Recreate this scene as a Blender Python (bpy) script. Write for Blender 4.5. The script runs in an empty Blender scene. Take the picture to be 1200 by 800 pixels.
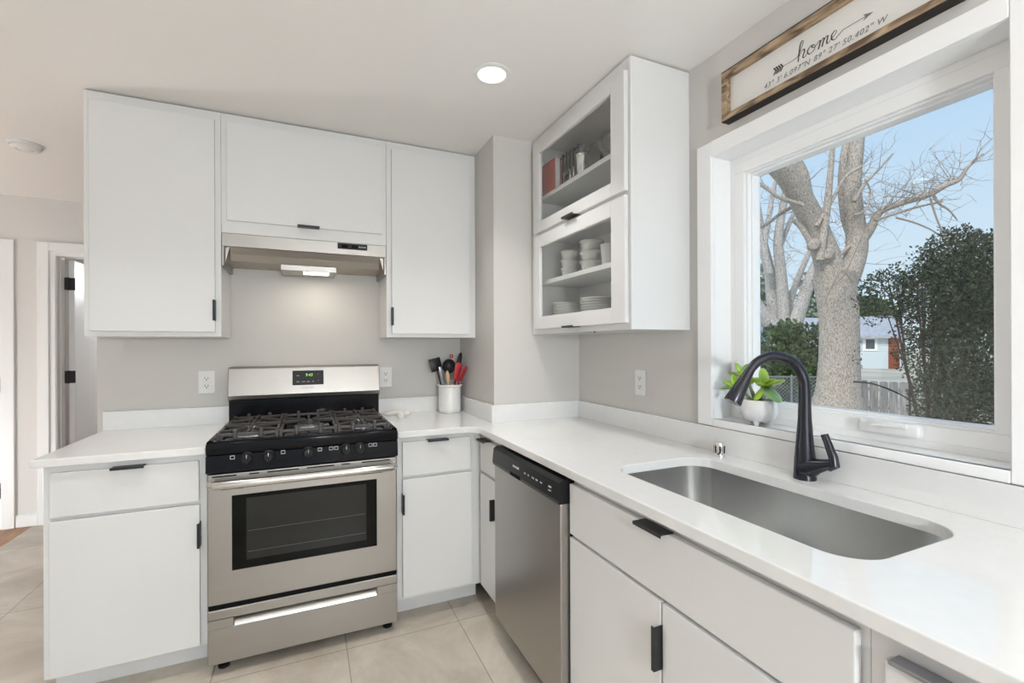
import bpy, bmesh, math, random
from mathutils import Vector, Matrix
random.seed(7)
S = bpy.context.scene
COL = S.collection
# ------------------------------------------------------------------ camera, sky, sun, exposure
F_PX, CX, CY, YAW, ROLL, EYE = 546.036, 603.936, 405.740, .4218, -.0039, 1.3146
fwd = Vector((math.sin(YAW), math.cos(YAW), 0)); rgt = Vector((math.cos(YAW), -math.sin(YAW), 0)); upv = Vector((0, 0, 1))
cr = rgt*math.cos(ROLL) + upv*math.sin(ROLL); cu = -rgt*math.sin(ROLL) + upv*math.cos(ROLL)
cd = bpy.data.cameras.new('camera'); cam = bpy.data.objects.new('camera', cd); COL.objects.link(cam)
cd.sensor_width = 36; cd.lens = F_PX*36/1200; cd.shift_x = -(CX-600)/1200; cd.shift_y = (CY-400)/1200
cd.clip_start = .02; cd.clip_end = 500
m = Matrix.Identity(4)
for i, v in enumerate((cr, cu, -fwd)):
    for j in range(3): m[j][i] = v[j]
m[2][3] = EYE
cam.matrix_world = m
S.camera = cam
S.view_settings.view_transform = 'Standard'; S.view_settings.look = 'None'
S.view_settings.gamma = 1; S.view_settings.use_curve_mapping = False
S.view_settings.exposure = 0.07
CAN_W, HOOD_W, SUN_E, SKY_S = 3.5, .55, 2.8, 1.25
FILL_GLOBES = ((.30, -1.6, 1.45, 124), (-2.95, 3.35, .29, 60), (-1.0, 6.1, 2.0, 34))
CAN_COL = (1.0, .98, .95); FILL_COL = (.95, 1.0, 1.045)
w = bpy.data.worlds.new('sky'); S.world = w; w.use_nodes = True
nt = w.node_tree; nt.nodes.clear()
tc = nt.nodes.new('ShaderNodeTexCoord'); sx = nt.nodes.new('ShaderNodeSeparateXYZ'); rp = nt.nodes.new('ShaderNodeValToRGB')
bg = nt.nodes.new('ShaderNodeBackground'); ow = nt.nodes.new('ShaderNodeOutputWorld')
nt.links.new(tc.outputs['Generated'], sx.inputs[0]); nt.links.new(sx.outputs['Z'], rp.inputs[0])
e = rp.color_ramp.elements
e[0].position = 0.0; e[0].color = (.58, .68, .75, 1)
e[1].position = .75; e[1].color = (.22, .40, .68, 1)
k = e.new(.10); k.color = (.52, .645, .745, 1)
k = e.new(.38); k.color = (.385, .55, .735, 1)
nt.links.new(rp.outputs[0], bg.inputs[0]); bg.inputs[1].default_value = SKY_S
nt.links.new(bg.outputs[0], ow.inputs[0])
sd = bpy.data.lights.new('sun', 'SUN'); sd.energy = SUN_E; sd.angle = .35; sd.color = (1, .95, .88)
so = bpy.data.objects.new('sun', sd); COL.objects.link(so)
so.rotation_euler = Vector((.75, .35, -.80)).to_track_quat('-Z', 'Y').to_euler()
so.location = (-6, -4, 9)

# ------------------------------------------------------------------ materials
def nodemat(name):
    mt = bpy.data.materials.new(name); mt.use_nodes = True
    t = mt.node_tree; return mt, t, t.nodes['Principled BSDF']
def mat(name, col, rough=.5, metal=0, spec=.5, noise=0, nscale=6, bump=0, bscale=200, emit=None, es=0, coat=0, trans=0, stretch=None):
    mt, t, b = nodemat(name)
    b.inputs['Base Color'].default_value = (*col, 1); b.inputs['Roughness'].default_value = rough
    b.inputs['Metallic'].default_value = metal; b.inputs['Specular IOR Level'].default_value = spec
    b.inputs['Coat Weight'].default_value = coat; b.inputs['Transmission Weight'].default_value = trans
    if emit: b.inputs['Emission Color'].default_value = (*emit, 1); b.inputs['Emission Strength'].default_value = es
    c = t.nodes.new('ShaderNodeTexCoord'); mp = t.nodes.new('ShaderNodeMapping')
    t.links.new(c.outputs['Object'], mp.inputs[0])
    if stretch: mp.inputs['Scale'].default_value = stretch
    if noise:
        n = t.nodes.new('ShaderNodeTexNoise'); n.inputs['Scale'].default_value = nscale; n.inputs['Detail'].default_value = 5
        r = t.nodes.new('ShaderNodeValToRGB')
        r.color_ramp.elements[0].position = .3; r.color_ramp.elements[1].position = .7
        r.color_ramp.elements[0].color = (*[max(0, x*(1-noise)) for x in col], 1)
        r.color_ramp.elements[1].color = (*[min(1, x*(1+noise)) for x in col], 1)
        t.links.new(mp.outputs[0], n.inputs['Vector']); t.links.new(n.outputs['Fac'], r.inputs[0]); t.links.new(r.outputs[0], b.inputs['Base Color'])
    if bump:
        n = t.nodes.new('ShaderNodeTexNoise'); n.inputs['Scale'].default_value = bscale
        bp = t.nodes.new('ShaderNodeBump'); bp.inputs['Strength'].default_value = bump; bp.inputs['Distance'].default_value = .002
        t.links.new(mp.outputs[0], n.inputs['Vector']); t.links.new(n.outputs['Fac'], bp.inputs['Height']); t.links.new(bp.outputs[0], b.inputs['Normal'])
    return mt
def glassmat(name, tint=(1, 1, 1), rough=0.0, ior=1.45):
    mt = bpy.data.materials.new(name); mt.use_nodes = True; t = mt.node_tree; t.nodes.clear()
    o = t.nodes.new('ShaderNodeOutputMaterial'); mx = t.nodes.new('ShaderNodeMixShader'); f = t.nodes.new('ShaderNodeFresnel')
    tr = t.nodes.new('ShaderNodeBsdfTransparent'); gl = t.nodes.new('ShaderNodeBsdfGlossy')
    tr.inputs[0].default_value = (*tint, 1); gl.inputs['Roughness'].default_value = rough; 
    g_ = t.nodes.new('ShaderNodeNewGeometry'); mr = t.nodes.new('ShaderNodeMapRange'); mr.inputs[3].default_value = ior; mr.inputs[4].default_value = 1/ior
    t.links.new(g_.outputs['Backfacing'], mr.inputs[0]); t.links.new(mr.outputs[0], f.inputs[0])
    t.links.new(f.outputs[0], mx.inputs[0]); t.links.new(tr.outputs[0], mx.inputs[1]); t.links.new(gl.outputs[0], mx.inputs[2]); t.links.new(mx.outputs[0], o.inputs[0])
    return mt
def steel(name, col, rough, stretch, amt=.12, bmp=.03):
    mt, t, b = nodemat(name)
    b.inputs['Metallic'].default_value = 1
    c = t.nodes.new('ShaderNodeTexCoord'); mp = t.nodes.new('ShaderNodeMapping'); mp.inputs['Scale'].default_value = stretch
    n = t.nodes.new('ShaderNodeTexNoise'); n.inputs['Scale'].default_value = 1; n.inputs['Detail'].default_value = 3
    t.links.new(c.outputs['Object'], mp.inputs[0]); t.links.new(mp.outputs[0], n.inputs['Vector'])
    r = t.nodes.new('ShaderNodeMapRange'); r.inputs[3].default_value = rough-.07; r.inputs[4].default_value = rough+.09
    t.links.new(n.outputs['Fac'], r.inputs[0]); t.links.new(r.outputs[0], b.inputs['Roughness'])
    cr_ = t.nodes.new('ShaderNodeValToRGB')
    cr_.color_ramp.elements[0].color = (*[x*(1-amt) for x in col], 1); cr_.color_ramp.elements[1].color = (*[x*(1+amt) for x in col], 1)
    t.links.new(n.outputs['Fac'], cr_.inputs[0]); t.links.new(cr_.outputs[0], b.inputs['Base Color'])
    bp = t.nodes.new('ShaderNodeBump'); bp.inputs['Strength'].default_value = bmp; bp.inputs['Distance'].default_value = .0006
    t.links.new(n.outputs['Fac'], bp.inputs['Height']); t.links.new(bp.outputs[0], b.inputs['Normal'])
    return mt
def leafmat(name, c1, c2, rough=.5):
    mt, t, b = nodemat(name)
    g = t.nodes.new('ShaderNodeNewGeometry'); r = t.nodes.new('ShaderNodeValToRGB')
    r.color_ramp.elements[0].color = (*c1, 1); r.color_ramp.elements[1].color = (*c2, 1)
    t.links.new(g.outputs['Random Per Island'], r.inputs[0]); t.links.new(r.outputs[0], b.inputs['Base Color'])
    b.inputs['Roughness'].default_value = rough; b.inputs['Specular IOR Level'].default_value = .25
    return mt
def woodmat(name, dark, light, stretch, rough=.5, scale=3):
    mt, t, b = nodemat(name)
    c = t.nodes.new('ShaderNodeTexCoord'); mp = t.nodes.new('ShaderNodeMapping'); mp.inputs['Scale'].default_value = stretch
    n = t.nodes.new('ShaderNodeTexNoise'); n.inputs['Scale'].default_value = scale; n.inputs['Detail'].default_value = 8; n.inputs['Distortion'].default_value = .6
    r = t.nodes.new('ShaderNodeValToRGB'); r.color_ramp.elements[0].position = .35; r.color_ramp.elements[1].position = .66
    r.color_ramp.elements[0].color = (*dark, 1); r.color_ramp.elements[1].color = (*light, 1)
    t.links.new(c.outputs['Object'], mp.inputs[0]); t.links.new(mp.outputs[0], n.inputs['Vector']); t.links.new(n.outputs['Fac'], r.inputs[0]); t.links.new(r.outputs[0], b.inputs['Base Color'])
    b.inputs['Roughness'].default_value = rough
    bp = t.nodes.new('ShaderNodeBump'); bp.inputs['Strength'].default_value = .3; bp.inputs['Distance'].default_value = .002
    t.links.new(n.outputs['Fac'], bp.inputs['Height']); t.links.new(bp.outputs[0], b.inputs['Normal'])
    return mt

M = {}
M['cab'] = mat('cabinet white paint', (.76, .76, .75), .21, spec=.5)
M['trim'] = mat('white trim paint', (.91, .91, .905), .35)
M['wall'] = mat('greige wall paint', (.64, .62, .59), .75, spec=.25, bump=.05, bscale=150)
M['hallwall_lit'] = mat('hall wall brightened for light', (.74, .725, .70), .75, spec=.25)  # albedo raised above the other walls to stand in for hall light
M['ceil'] = mat('ceiling paint', (.88, .865, .84), .85, spec=.2, bump=.05, bscale=120)
M['quartz'] = mat('white quartz', (.82, .82, .81), .035, spec=.75, noise=.015, nscale=30)
M['black'] = mat('black enamel', (.008, .008, .010), .12, spec=.14)
M['blackmat'] = mat('matte black metal', (.022, .022, .024), .45, spec=.4)
M['blackplas'] = mat('black plastic', (.013, .013, .015), .32, spec=.25)
M['iron'] = mat('cast iron', (.055, .048, .045), .38, spec=.5, bump=.2, bscale=300)
M['gap'] = mat('dark gap', (.01, .01, .01), .9, spec=.1)
M['steel'] = steel('brushed steel', (.40, .38, .355), .33, (1.2, 1.2, 420), .045)
M['steel_dw'] = steel('brushed steel darker', (.42, .40, .38), .32, (1.2, 1.2, 420), .045)
M['steel_sink'] = mat('sink steel', (.70, .70, .69), .26, metal=1)
M['steel_bright'] = mat('polished steel', (.80, .79, .77), .16, metal=1)
M['steel_h'] = mat('satin steel', (.66, .645, .62), .26, metal=1)
M['chrome'] = mat('chrome', (.85, .85, .86), .06, metal=1)
M['filter'] = mat('aluminium filter', (.45, .40, .33), .42, metal=.8, noise=.2, nscale=90)
M['faucet'] = mat('black oil rubbed metal', (.035, .036, .045), .24, metal=.6, spec=.6)
M['white'] = mat('white plastic', (.82, .82, .80), .35)
M['porcelain'] = mat('white porcelain', (.80, .79, .76), .2, spec=.5)
M['crock'] = mat('white ceramic', (.80, .79, .77), .25)
M['glass'] = glassmat('clear pane', (.99, .995, .99))
M['glass2'] = glassmat('clear drinkware', (.90, .92, .91), 0, 1.5)
M['ovenglass'] = mat('oven glass', (.006, .006, .006), .06, spec=.12)
M['ovenin'] = mat('oven window tint', (.028, .028, .026), .10, spec=.2)
M['lens'] = mat('light lens', (1, 1, 1), .4, emit=(1, .97, .92), es=2.6)
M['hoodlens'] = mat('hood lens', (1, 1, 1), .4, emit=(1, .95, .86), es=5)
M['green'] = mat('green digits', (.1, .5, .05), .4, emit=(.55, .9, .18), es=.8)
M['mark'] = mat('white print', (.7, .7, .7), .5)
M['markgrey'] = mat('grey print', (.12, .115, .11), .5)
M['red'] = mat('red silicone', (.52, .025, .03), .4)
M['dred'] = mat('dark red silicone', (.26, .012, .018), .4)
M['redbook'] = mat('red cover', (.42, .05, .03), .5, noise=.15, nscale=14)
M['tan'] = woodmat('pale utensil wood', (.50, .34, .17), (.72, .55, .34), (8, 8, 1))
M['grey'] = mat('grey metal', (.33, .33, .36), .3, metal=.8)
M['rack'] = mat('dark bronze metal', (.05, .035, .03), .35, metal=.7)
M['signwood'] = woodmat('rustic brown wood', (.13, .08, .045), (.50, .36, .23), (9, 2, 9), .6, 6)
M['darkedge'] = mat('dark sign edge', (.02, .015, .012), .7)  # near-black strips along the frame's bottom and top
M['signboard'] = mat('white sign board', (.78, .765, .73), .6)
M['ink'] = mat('charcoal lettering', (.06, .055, .05), .6)
M['ink2'] = mat('grey lettering', (.22, .215, .21), .6)
M['planter'] = mat('white textured ceramic', (.80, .80, .79), .4, bump=1, bscale=45)
M['succ'] = mat('succulent green', (.32, .50, .05), .3, noise=.35, nscale=18)
M['succ2'] = mat('succulent grey green', (.20, .34, .14), .35, noise=.3, nscale=18)
M['stem'] = mat('plant stem', (.18, .22, .08), .6)
M['soil'] = mat('potting soil', (.05, .035, .025), .9)
M['cloth'] = mat('white glazed clay', (.78, .76, .71), .35)
M['woodfloor'] = woodmat('oak floor', (.26, .115, .04), (.48, .25, .10), (14, 1.2, 1), .4, 2)
M['bark'] = woodmat('grey brown bark', (.25, .21, .175), (.60, .53, .46), (14, 14, 6), .95, 3)
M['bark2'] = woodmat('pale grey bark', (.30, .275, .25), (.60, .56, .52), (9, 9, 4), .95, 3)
M['darkstem'] = mat('dark stems', (.05, .04, .032), .9)
M['twig'] = mat('pale twigs', (.34, .29, .25), .9)
M['yew'] = leafmat('dark evergreen needles', (.010, .024, .015), (.075, .105, .06))
M['shrub'] = leafmat('green shrub leaves', (.03, .065, .02), (.13, .19, .07))
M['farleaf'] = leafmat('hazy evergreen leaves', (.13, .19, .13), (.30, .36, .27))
M['fence'] = woodmat('weathered grey boards', (.20, .195, .195), (.36, .345, .335), (9, 9, .8), .9, 3)
M['galv'] = mat('galvanised wire', (.30, .32, .34), .5, metal=.4)
M['siding'] = mat('pale blue siding', (.62, .69, .72), .7)
M['bluesiding'] = mat('blue siding', (.22, .38, .52), .7)
M['roof'] = mat('pale roof shingles', (.40, .41, .44), .9, noise=.2, nscale=5)
M['darkwin'] = mat('dark window glass', (.06, .08, .09), .08)
M['brick'] = mat('rust red door paint', (.26, .075, .035), .7)
M['grass'] = mat('dormant lawn', (.26, .25, .15), .95, noise=.4, nscale=3)
M['gravel'] = mat('dry pale ground', (.52, .48, .41), .95, noise=.2, nscale=3)

# tile floor
def tilemat():
    mt, t, b = nodemat('porcelain floor tile')
    c = t.nodes.new('ShaderNodeTexCoord'); mp = t.nodes.new('ShaderNodeMapping')
    mp.inputs['Location'].default_value = (-.157+5.05, -2.153+4.97, 0)
    t.links.new(c.outputs['Object'], mp.inputs[0])
    br = t.nodes.new('ShaderNodeTexBrick'); br.offset = 0; br.squash = 1
    br.inputs['Scale'].default_value = 1; br.inputs['Brick Width'].default_value = .505; br.inputs['Row Height'].default_value = .994
    br.inputs['Mortar Size'].default_value = .0022; br.inputs['Mortar Smooth'].default_value = .1
    br.inputs['Color1'].default_value = (1, 1, 1, 1); br.inputs['Color2'].default_value = (.90, .90, .90, 1); br.inputs['Mortar'].default_value = (.50, .48, .46, 1)
    t.links.new(mp.outputs[0], br.inputs['Vector'])
    n = t.nodes.new('ShaderNodeTexNoise'); n.inputs['Scale'].default_value = 2.6; n.inputs['Detail'].default_value = 9; n.inputs['Roughness'].default_value = .66; n.inputs['Distortion'].default_value = .7
    t.links.new(c.outputs['Object'], n.inputs['Vector'])
    r = t.nodes.new('ShaderNodeValToRGB'); r.color_ramp.elements[0].position = .32; r.color_ramp.elements[1].position = .68
    r.color_ramp.elements[0].color = (.44, .385, .315, 1); r.color_ramp.elements[1].color = (.70, .635, .545, 1)
    t.links.new(n.outputs['Fac'], r.inputs[0])
    mx = t.nodes.new('ShaderNodeMix'); mx.data_type = 'RGBA'; mx.blend_type = 'MULTIPLY'; mx.inputs[0].default_value = 1
    t.links.new(r.outputs[0], mx.inputs[6]); t.links.new(br.outputs['Color'], mx.inputs[7]); t.links.new(mx.outputs[2], b.inputs['Base Color'])
    b.inputs['Roughness'].default_value = .38
    return mt
M['tile'] = tilemat()

# ------------------------------------------------------------------ mesh helpers
class MB:
    def __init__(s): s.bm = bmesh.new()
    def box(s, x0, x1, y0, y1, z0, z1, bev=0, seg=1, mtx=None):
        x0, x1 = sorted((x0, x1)); y0, y1 = sorted((y0, y1)); z0, z1 = sorted((z0, z1))
        vs = [s.bm.verts.new(p) for p in ((x0,y0,z0),(x1,y0,z0),(x1,y1,z0),(x0,y1,z0),(x0,y0,z1),(x1,y0,z1),(x1,y1,z1),(x0,y1,z1))]
        fs = [s.bm.faces.new([vs[i] for i in f]) for f in ((0,3,2,1),(4,5,6,7),(0,1,5,4),(1,2,6,5),(2,3,7,6),(3,0,4,7))]
        if mtx is not None: bmesh.ops.transform(s.bm, matrix=mtx, verts=vs)
        if bev:
            es = list({e_ for f in fs for e_ in f.edges})
            bmesh.ops.bevel(s.bm, geom=es, offset=min(bev, .45*min(x1-x0, y1-y0, z1-z0)), segments=seg, affect='EDGES', profile=.5)
        return s
    def tube(s, pts, radii, seg=10, cap=True):
        pts = [Vector(p) for p in pts]
        if not hasattr(radii, '__len__'): radii = [radii]*len(pts)
        t0 = (pts[1]-pts[0]).normalized(); up = Vector((0, 0, 1)) if abs(t0.z) < .9 else Vector((0, 1, 0))
        nrm = (up - t0*up.dot(t0)).normalized(); rings = []
        for i, p in enumerate(pts):
            if i == 0: t = pts[1]-pts[0]
            elif i == len(pts)-1: t = pts[-1]-pts[-2]
            else: t = (pts[i+1]-pts[i]).normalized() + (pts[i]-pts[i-1]).normalized()
            t = t.normalized(); nrm = (nrm - t*nrm.dot(t)).normalized(); bi = t.cross(nrm)
            rr = radii[i]; ra, rb = rr if isinstance(rr, tuple) else (rr, rr)
            rings.append([s.bm.verts.new(p + nrm*ra*math.cos(a) + bi*rb*math.sin(a)) for a in (2*math.pi*j/seg for j in range(seg))])
        for a, b in zip(rings, rings[1:]):
            for j in range(seg): s.bm.faces.new((a[j], a[(j+1) % seg], b[(j+1) % seg], b[j]))
        if cap:
            s.bm.faces.new(rings[0][::-1]); s.bm.faces.new(rings[-1])
        return s
    def lathe(s, prof, c=(0, 0, 0), seg=32, mtx=None):
        rings = []; allv = []
        for r, z in prof:
            if r < 1e-6:
                v = s.bm.verts.new((c[0], c[1], c[2]+z)); rings.append([v]); allv.append(v)
            else:
                R = [s.bm.verts.new((c[0]+r*math.cos(2*math.pi*j/seg), c[1]+r*math.sin(2*math.pi*j/seg), c[2]+z)) for j in range(seg)]
                rings.append(R); allv += R
        for a, b in zip(rings, rings[1:]):
            for j in range(seg):
                k_ = (j+1) % seg
                if len(a) == 1 and len(b) == 1: continue
                if len(a) == 1: s.bm.faces.new((a[0], b[k_], b[j]))
                elif len(b) == 1: s.bm.faces.new((a[j], a[k_], b[0]))
                else: s.bm.faces.new((a[j], a[k_], b[k_], b[j]))
        if mtx is not None: bmesh.ops.transform(s.bm, matrix=mtx, verts=allv)
        return s
    def prism(s, poly, axis, a, b):
        ax = 'XYZ'.index(axis); o = [i for i in range(3) if i != ax]
        def mk(p, h):
            v = [0, 0, 0]; v[o[0]] = p[0]; v[o[1]] = p[1]; v[ax] = h; return s.bm.verts.new(v)
        A = [mk(p, a) for p in poly]; B = [mk(p, b) for p in poly]; n = len(poly)
        s.bm.faces.new(A); s.bm.faces.new(B[::-1])
        for i in range(n): s.bm.faces.new((A[i], B[i], B[(i+1) % n], A[(i+1) % n]))
        return s
    def ell(s, c, r, mtx=None, u=12, v=8):
        n0 = len(s.bm.verts)
        q = Matrix.Translation(c) @ (mtx if mtx is not None else Matrix.Identity(4)) @ Matrix.Diagonal((*r, 1))
        bmesh.ops.create_uvsphere(s.bm, u_segments=u, v_segments=v, radius=1, matrix=q)
        return s
    def fill(s, loops, z0, z1):
        es = []
        for lp in loops:
            vs = [s.bm.verts.new((p[0], p[1], z0)) for p in lp]
            es += [s.bm.edges.new((vs[i], vs[(i+1) % len(vs)])) for i in range(len(vs))]
        r = bmesh.ops.triangle_fill(s.bm, use_beauty=True, edges=es)
        fs = [g for g in r['geom'] if isinstance(g, bmesh.types.BMFace)]
        x = bmesh.ops.extrude_face_region(s.bm, geom=fs)
        bmesh.ops.translate(s.bm, vec=(0, 0, z1-z0), verts=[g for g in x['geom'] if isinstance(g, bmesh.types.BMVert)])
        return s
    def build(s, name, mt, parent=None, smooth=False, ang=40, fix=True):
        if fix: bmesh.ops.recalc_face_normals(s.bm, faces=s.bm.faces[:])
        off = root_loc(parent)
        if off.length: bmesh.ops.translate(s.bm, vec=-off, verts=s.bm.verts[:])
        me = bpy.data.meshes.new(name); s.bm.to_mesh(me); s.bm.free()
        if smooth:
            me.polygons.foreach_set('use_smooth', [True]*len(me.polygons))
            me.set_sharp_from_angle(angle=math.radians(ang))
        me.materials.append(mt)
        o = bpy.data.objects.new(name, me); COL.objects.link(o)
        if parent is not None: o.parent = parent
        return o
def root_loc(p):
    v = Vector((0, 0, 0))
    while p is not None: v = v + Vector(p.location); p = p.parent
    return v
def tag(o, label=None, cat=None, group=None, kind=None):
    for k_, v in (('label', label), ('category', cat), ('group', group), ('kind', kind)):
        if v: o[k_] = v
    return o
def thing(name, label, cat, loc=(0, 0, 0), group=None, kind=None):
    o = bpy.data.objects.new(name, None); o.empty_display_size = .05; COL.objects.link(o); o.location = loc
    return tag(o, label, cat, group, kind)
def struct(name, mb, mt, parent=None, smooth=False):
    o = mb.build(name, mt, parent, smooth)
    if parent is None: o['kind'] = 'structure'
    return o
def dup(root, loc, label, group=None):
    r = root.copy(); COL.objects.link(r); r.location = loc; r['label'] = label
    if group: r['group'] = group
    for ch in list(root.children):
        c = ch.copy(); COL.objects.link(c); c.parent = r
        for g in ch.children:
            d = g.copy(); COL.objects.link(d); d.parent = c
    return r
def bevmod(o, wd, seg=2):
    b = o.modifiers.new('edge', 'BEVEL'); b.width = wd; b.segments = seg; b.limit_method = 'ANGLE'; b.angle_limit = math.radians(40)
    return o
FACE_X = Matrix(((0, 0, -1, 0), (-1, 0, 0, 0), (0, 1, 0, 0), (0, 0, 0, 1)))   # lettering that faces -X
FACE_Y = Matrix(((1, 0, 0, 0), (0, 0, -1, 0), (0, 1, 0, 0), (0, 0, 0, 1)))    # lettering that faces -Y
def text(name, body, size, loc, face, mt, parent, shear=0, ext=.0004, space=1, align='CENTER', xs=1):
    cu_ = bpy.data.curves.new(name, 'FONT'); cu_.body = body; cu_.size = size; cu_.shear = shear; cu_.extrude = ext
    cu_.align_x = align; cu_.align_y = 'CENTER'; cu_.space_character = space; cu_.resolution_u = 3
    to = bpy.data.objects.new(name, cu_); COL.objects.link(to)
    dg = bpy.context.evaluated_depsgraph_get(); me = bpy.data.meshes.new_from_object(to.evaluated_get(dg))
    bpy.data.objects.remove(to)
    me.transform(Matrix.Translation(Vector(loc)-root_loc(parent)) @ face @ Matrix.Diagonal((xs, 1, 1, 1)))
    me.materials.clear(); me.materials.append(mt)
    o = bpy.data.objects.new(name, me); COL.objects.link(o); o.parent = parent
    return o
def arc(cx, cy, r, a0, a1, n=8):
    return [(cx+r*math.cos(math.radians(a0+(a1-a0)*i/n)), cy+r*math.sin(math.radians(a0+(a1-a0)*i/n))) for i in range(n+1)]
def rrect(x0, x1, y0, y1, r, n=8):
    return arc(x1-r, y0+r, r, -90, 0, n)+arc(x1-r, y1-r, r, 0, 90, n)+arc(x0+r, y1-r, r, 90, 180, n)+arc(x0+r, y0+r, r, 180, 270, n)
def cat_rom(P, n=6):
    P = [Vector(p) for p in P]; out = []
    for i in range(len(P)-1):
        p0 = P[max(i-1, 0)]; p1 = P[i]; p2 = P[i+1]; p3 = P[min(i+2, len(P)-1)]
        for j in range(n):
            t = j/n
            out.append(.5*((2*p1)+(p2-p0)*t+(2*p0-5*p1+4*p2-p3)*t*t+(3*p1-p0-3*p2+p3)*t**3))
    return out+[P[-1]]

# ------------------------------------------------------------------ the setting
W, XW, YC, XC, ZT = 2.889, 1.432, 2.296, .906, 2.434     # stove wall, window wall, chase front, chase side, ceiling
XLW, YR, YH = -4.0, -2.7, 4.62                            # left wall, rear wall, hall wall
struct('floor', MB().box(-1.85, XW+.17, YR, YH+.12, -.06, 0), M['tile'])
struct('floor_hall', MB().box(XLW-.12, -1.85, YR, 7.2, -.06, 0).box(-1.85, XW+.17, YH+.12, 7.2, -.06, 0), M['woodfloor'])
struct('ceiling', MB().box(XLW-.12, XW+.17, YR-.12, 7.3, ZT, ZT+.12), M['ceil'])
struct('wall_back', MB().box(-.925, XW, W, W+.115, 0, ZT), M['wall'])
struct('wall_corner', MB().box(XC, XW, YC, W, 0, ZT), M['wall'])
wy0, wy1, wz0, wz1 = .470, 1.337, 1.016, 2.055
struct('wall_right', MB().box(XW, XW+.17, YR, wy0, -.4, ZT).box(XW, XW+.17, wy1, 7.2, -.4, ZT).box(XW, XW+.17, wy0, wy1, -.4, wz0).box(XW, XW+.17, wy0, wy1, wz1, ZT), M['wall'])
struct('wall_hall', MB().box(-2.02, -1.715, YH, YH+.115, 0, ZT).box(-.945, XW, YH, YH+.115, 0, ZT).box(-1.715, -.945, YH, YH+.115, 2.04, ZT).box(-2.80, -2.02, YH, YH+.115, 2.04, ZT).box(XLW, -2.80, YH, YH+.115, 0, ZT), M['hallwall_lit'])
struct('wall_left', MB().box(XLW-.12, XLW, YR, 7.2, 0, ZT), M['wall'])
struct('wall_far', MB().box(XLW, XW, 7.2, 7.3, 0, ZT), M['wall'])
rx0, rx1, rz0, rz1 = -3.3, .3, .1, 2.15
struct('wall_rear', MB().box(XLW-.12, rx0, YR-.12, YR, 0, ZT).box(rx1, XW+.17, YR-.12, YR, 0, ZT).box(rx0, rx1, YR-.12, YR, 0, rz0).box(rx0, rx1, YR-.12, YR, rz1, ZT), M['wall'])
w2 = thing('window_added', 'wide unseen patio glazing added behind the kitchen for daylight fill', 'window', ((rx0+rx1)/2, YR, rz0), kind='structure')  # unseen glazed opening added to let fill daylight in
b = MB()
for x in (rx0, (rx0+rx1)/2-.03, rx1-.06): b.box(x, x+.06, YR-.10, YR-.03, rz0, rz1)
b.box(rx0, rx1, YR-.10, YR-.03, rz0, rz0+.06).box(rx0, rx1, YR-.10, YR-.03, rz1-.06, rz1); b.build('window_frame', M['trim'], w2)
MB().box(rx0+.03, rx1-.03, YR-.07, YR-.064, rz0+.03, rz1-.03).build('pane', M['glass'], w2)
struct('baseboard_hall', MB().box(-1.946, -1.823, YH-.014, YH, 0, .088, .004), M['trim'])

# doors at the end of the hall
def casing(parent, x0, x1, ztop, wd=.066):
    b = MB()
    for xx0, xx1 in ((x0-wd, x0), (x1, x1+wd)):
        b.box(xx0, xx1, YH-.018, YH, 0, ztop+wd, .003)
    b.box(x0, x1, YH-.018, YH, ztop, ztop+wd, .003)
    b.build('casing', M['trim'], parent)
d2 = thing('door_2', 'white hall door standing open', 'door', (-1.70, YH, 0), kind='structure')
casing(d2, -1.756, -.90, 2.042)
MB().box(-1.756, -1.722, YH-.005, YH+.12, 0, 2.042).box(-.935, -.90, YH-.005, YH+.12, 0, 2.042).box(-1.722, -.935, YH-.005, YH+.12, 2.010, 2.042).box(-1.722, -1.71, YH+.05, YH+.12, 0, 2.01).build('jamb', M['trim'], d2)
sl = MB().box(-1.690, -1.655, YH+.125, YH+.885, .012, 2.0, .002).build('door_slab', M['trim'], d2)
for z in (1.815, 1.09, .30):
    MB().tube([(-1.690, YH+.112, z-.05), (-1.690, YH+.112, z+.05)], .007, 10).box(-1.712, -1.688, YH+.108, YH+.113, z-.048, z+.048).box(-1.688, -1.650, YH+.1205, YH+.1245, z-.048, z+.048, .001).build('hinge', M['blackmat'], d2, True)
d1 = thing('door_1', 'white closed hall door at the frame edge', 'door', (-2.4, YH, 0), kind='structure')
casing(d1, -2.755, -2.022, 2.035, .074)
MB().box(-2.77, -2.73, YH+.0, YH+.115, 0, 2.035).box(-2.045, -2.02, YH+.0, YH+.115, 0, 2.035).build('jamb', M['trim'], d1)
MB().box(-2.725, -2.049, YH+.008, YH+.043, .01, 2.03, .002).build('door_slab', M['trim'], d1)
for z in (1.825, 1.05, .28):
    MB().tube([(-2.040, YH-.012, z-.055), (-2.040, YH-.012, z+.055)], .014, 10).build('hinge', M['blackmat'], d1, True)
MB().tube([(-2.10, YH-.03, .95), (-2.10, YH+.01, .95)], .028, 16).ell((-2.10, YH-.05, .95), (.027, .022, .027)).build('door_knob', M['blackmat'], d1, True)

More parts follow.
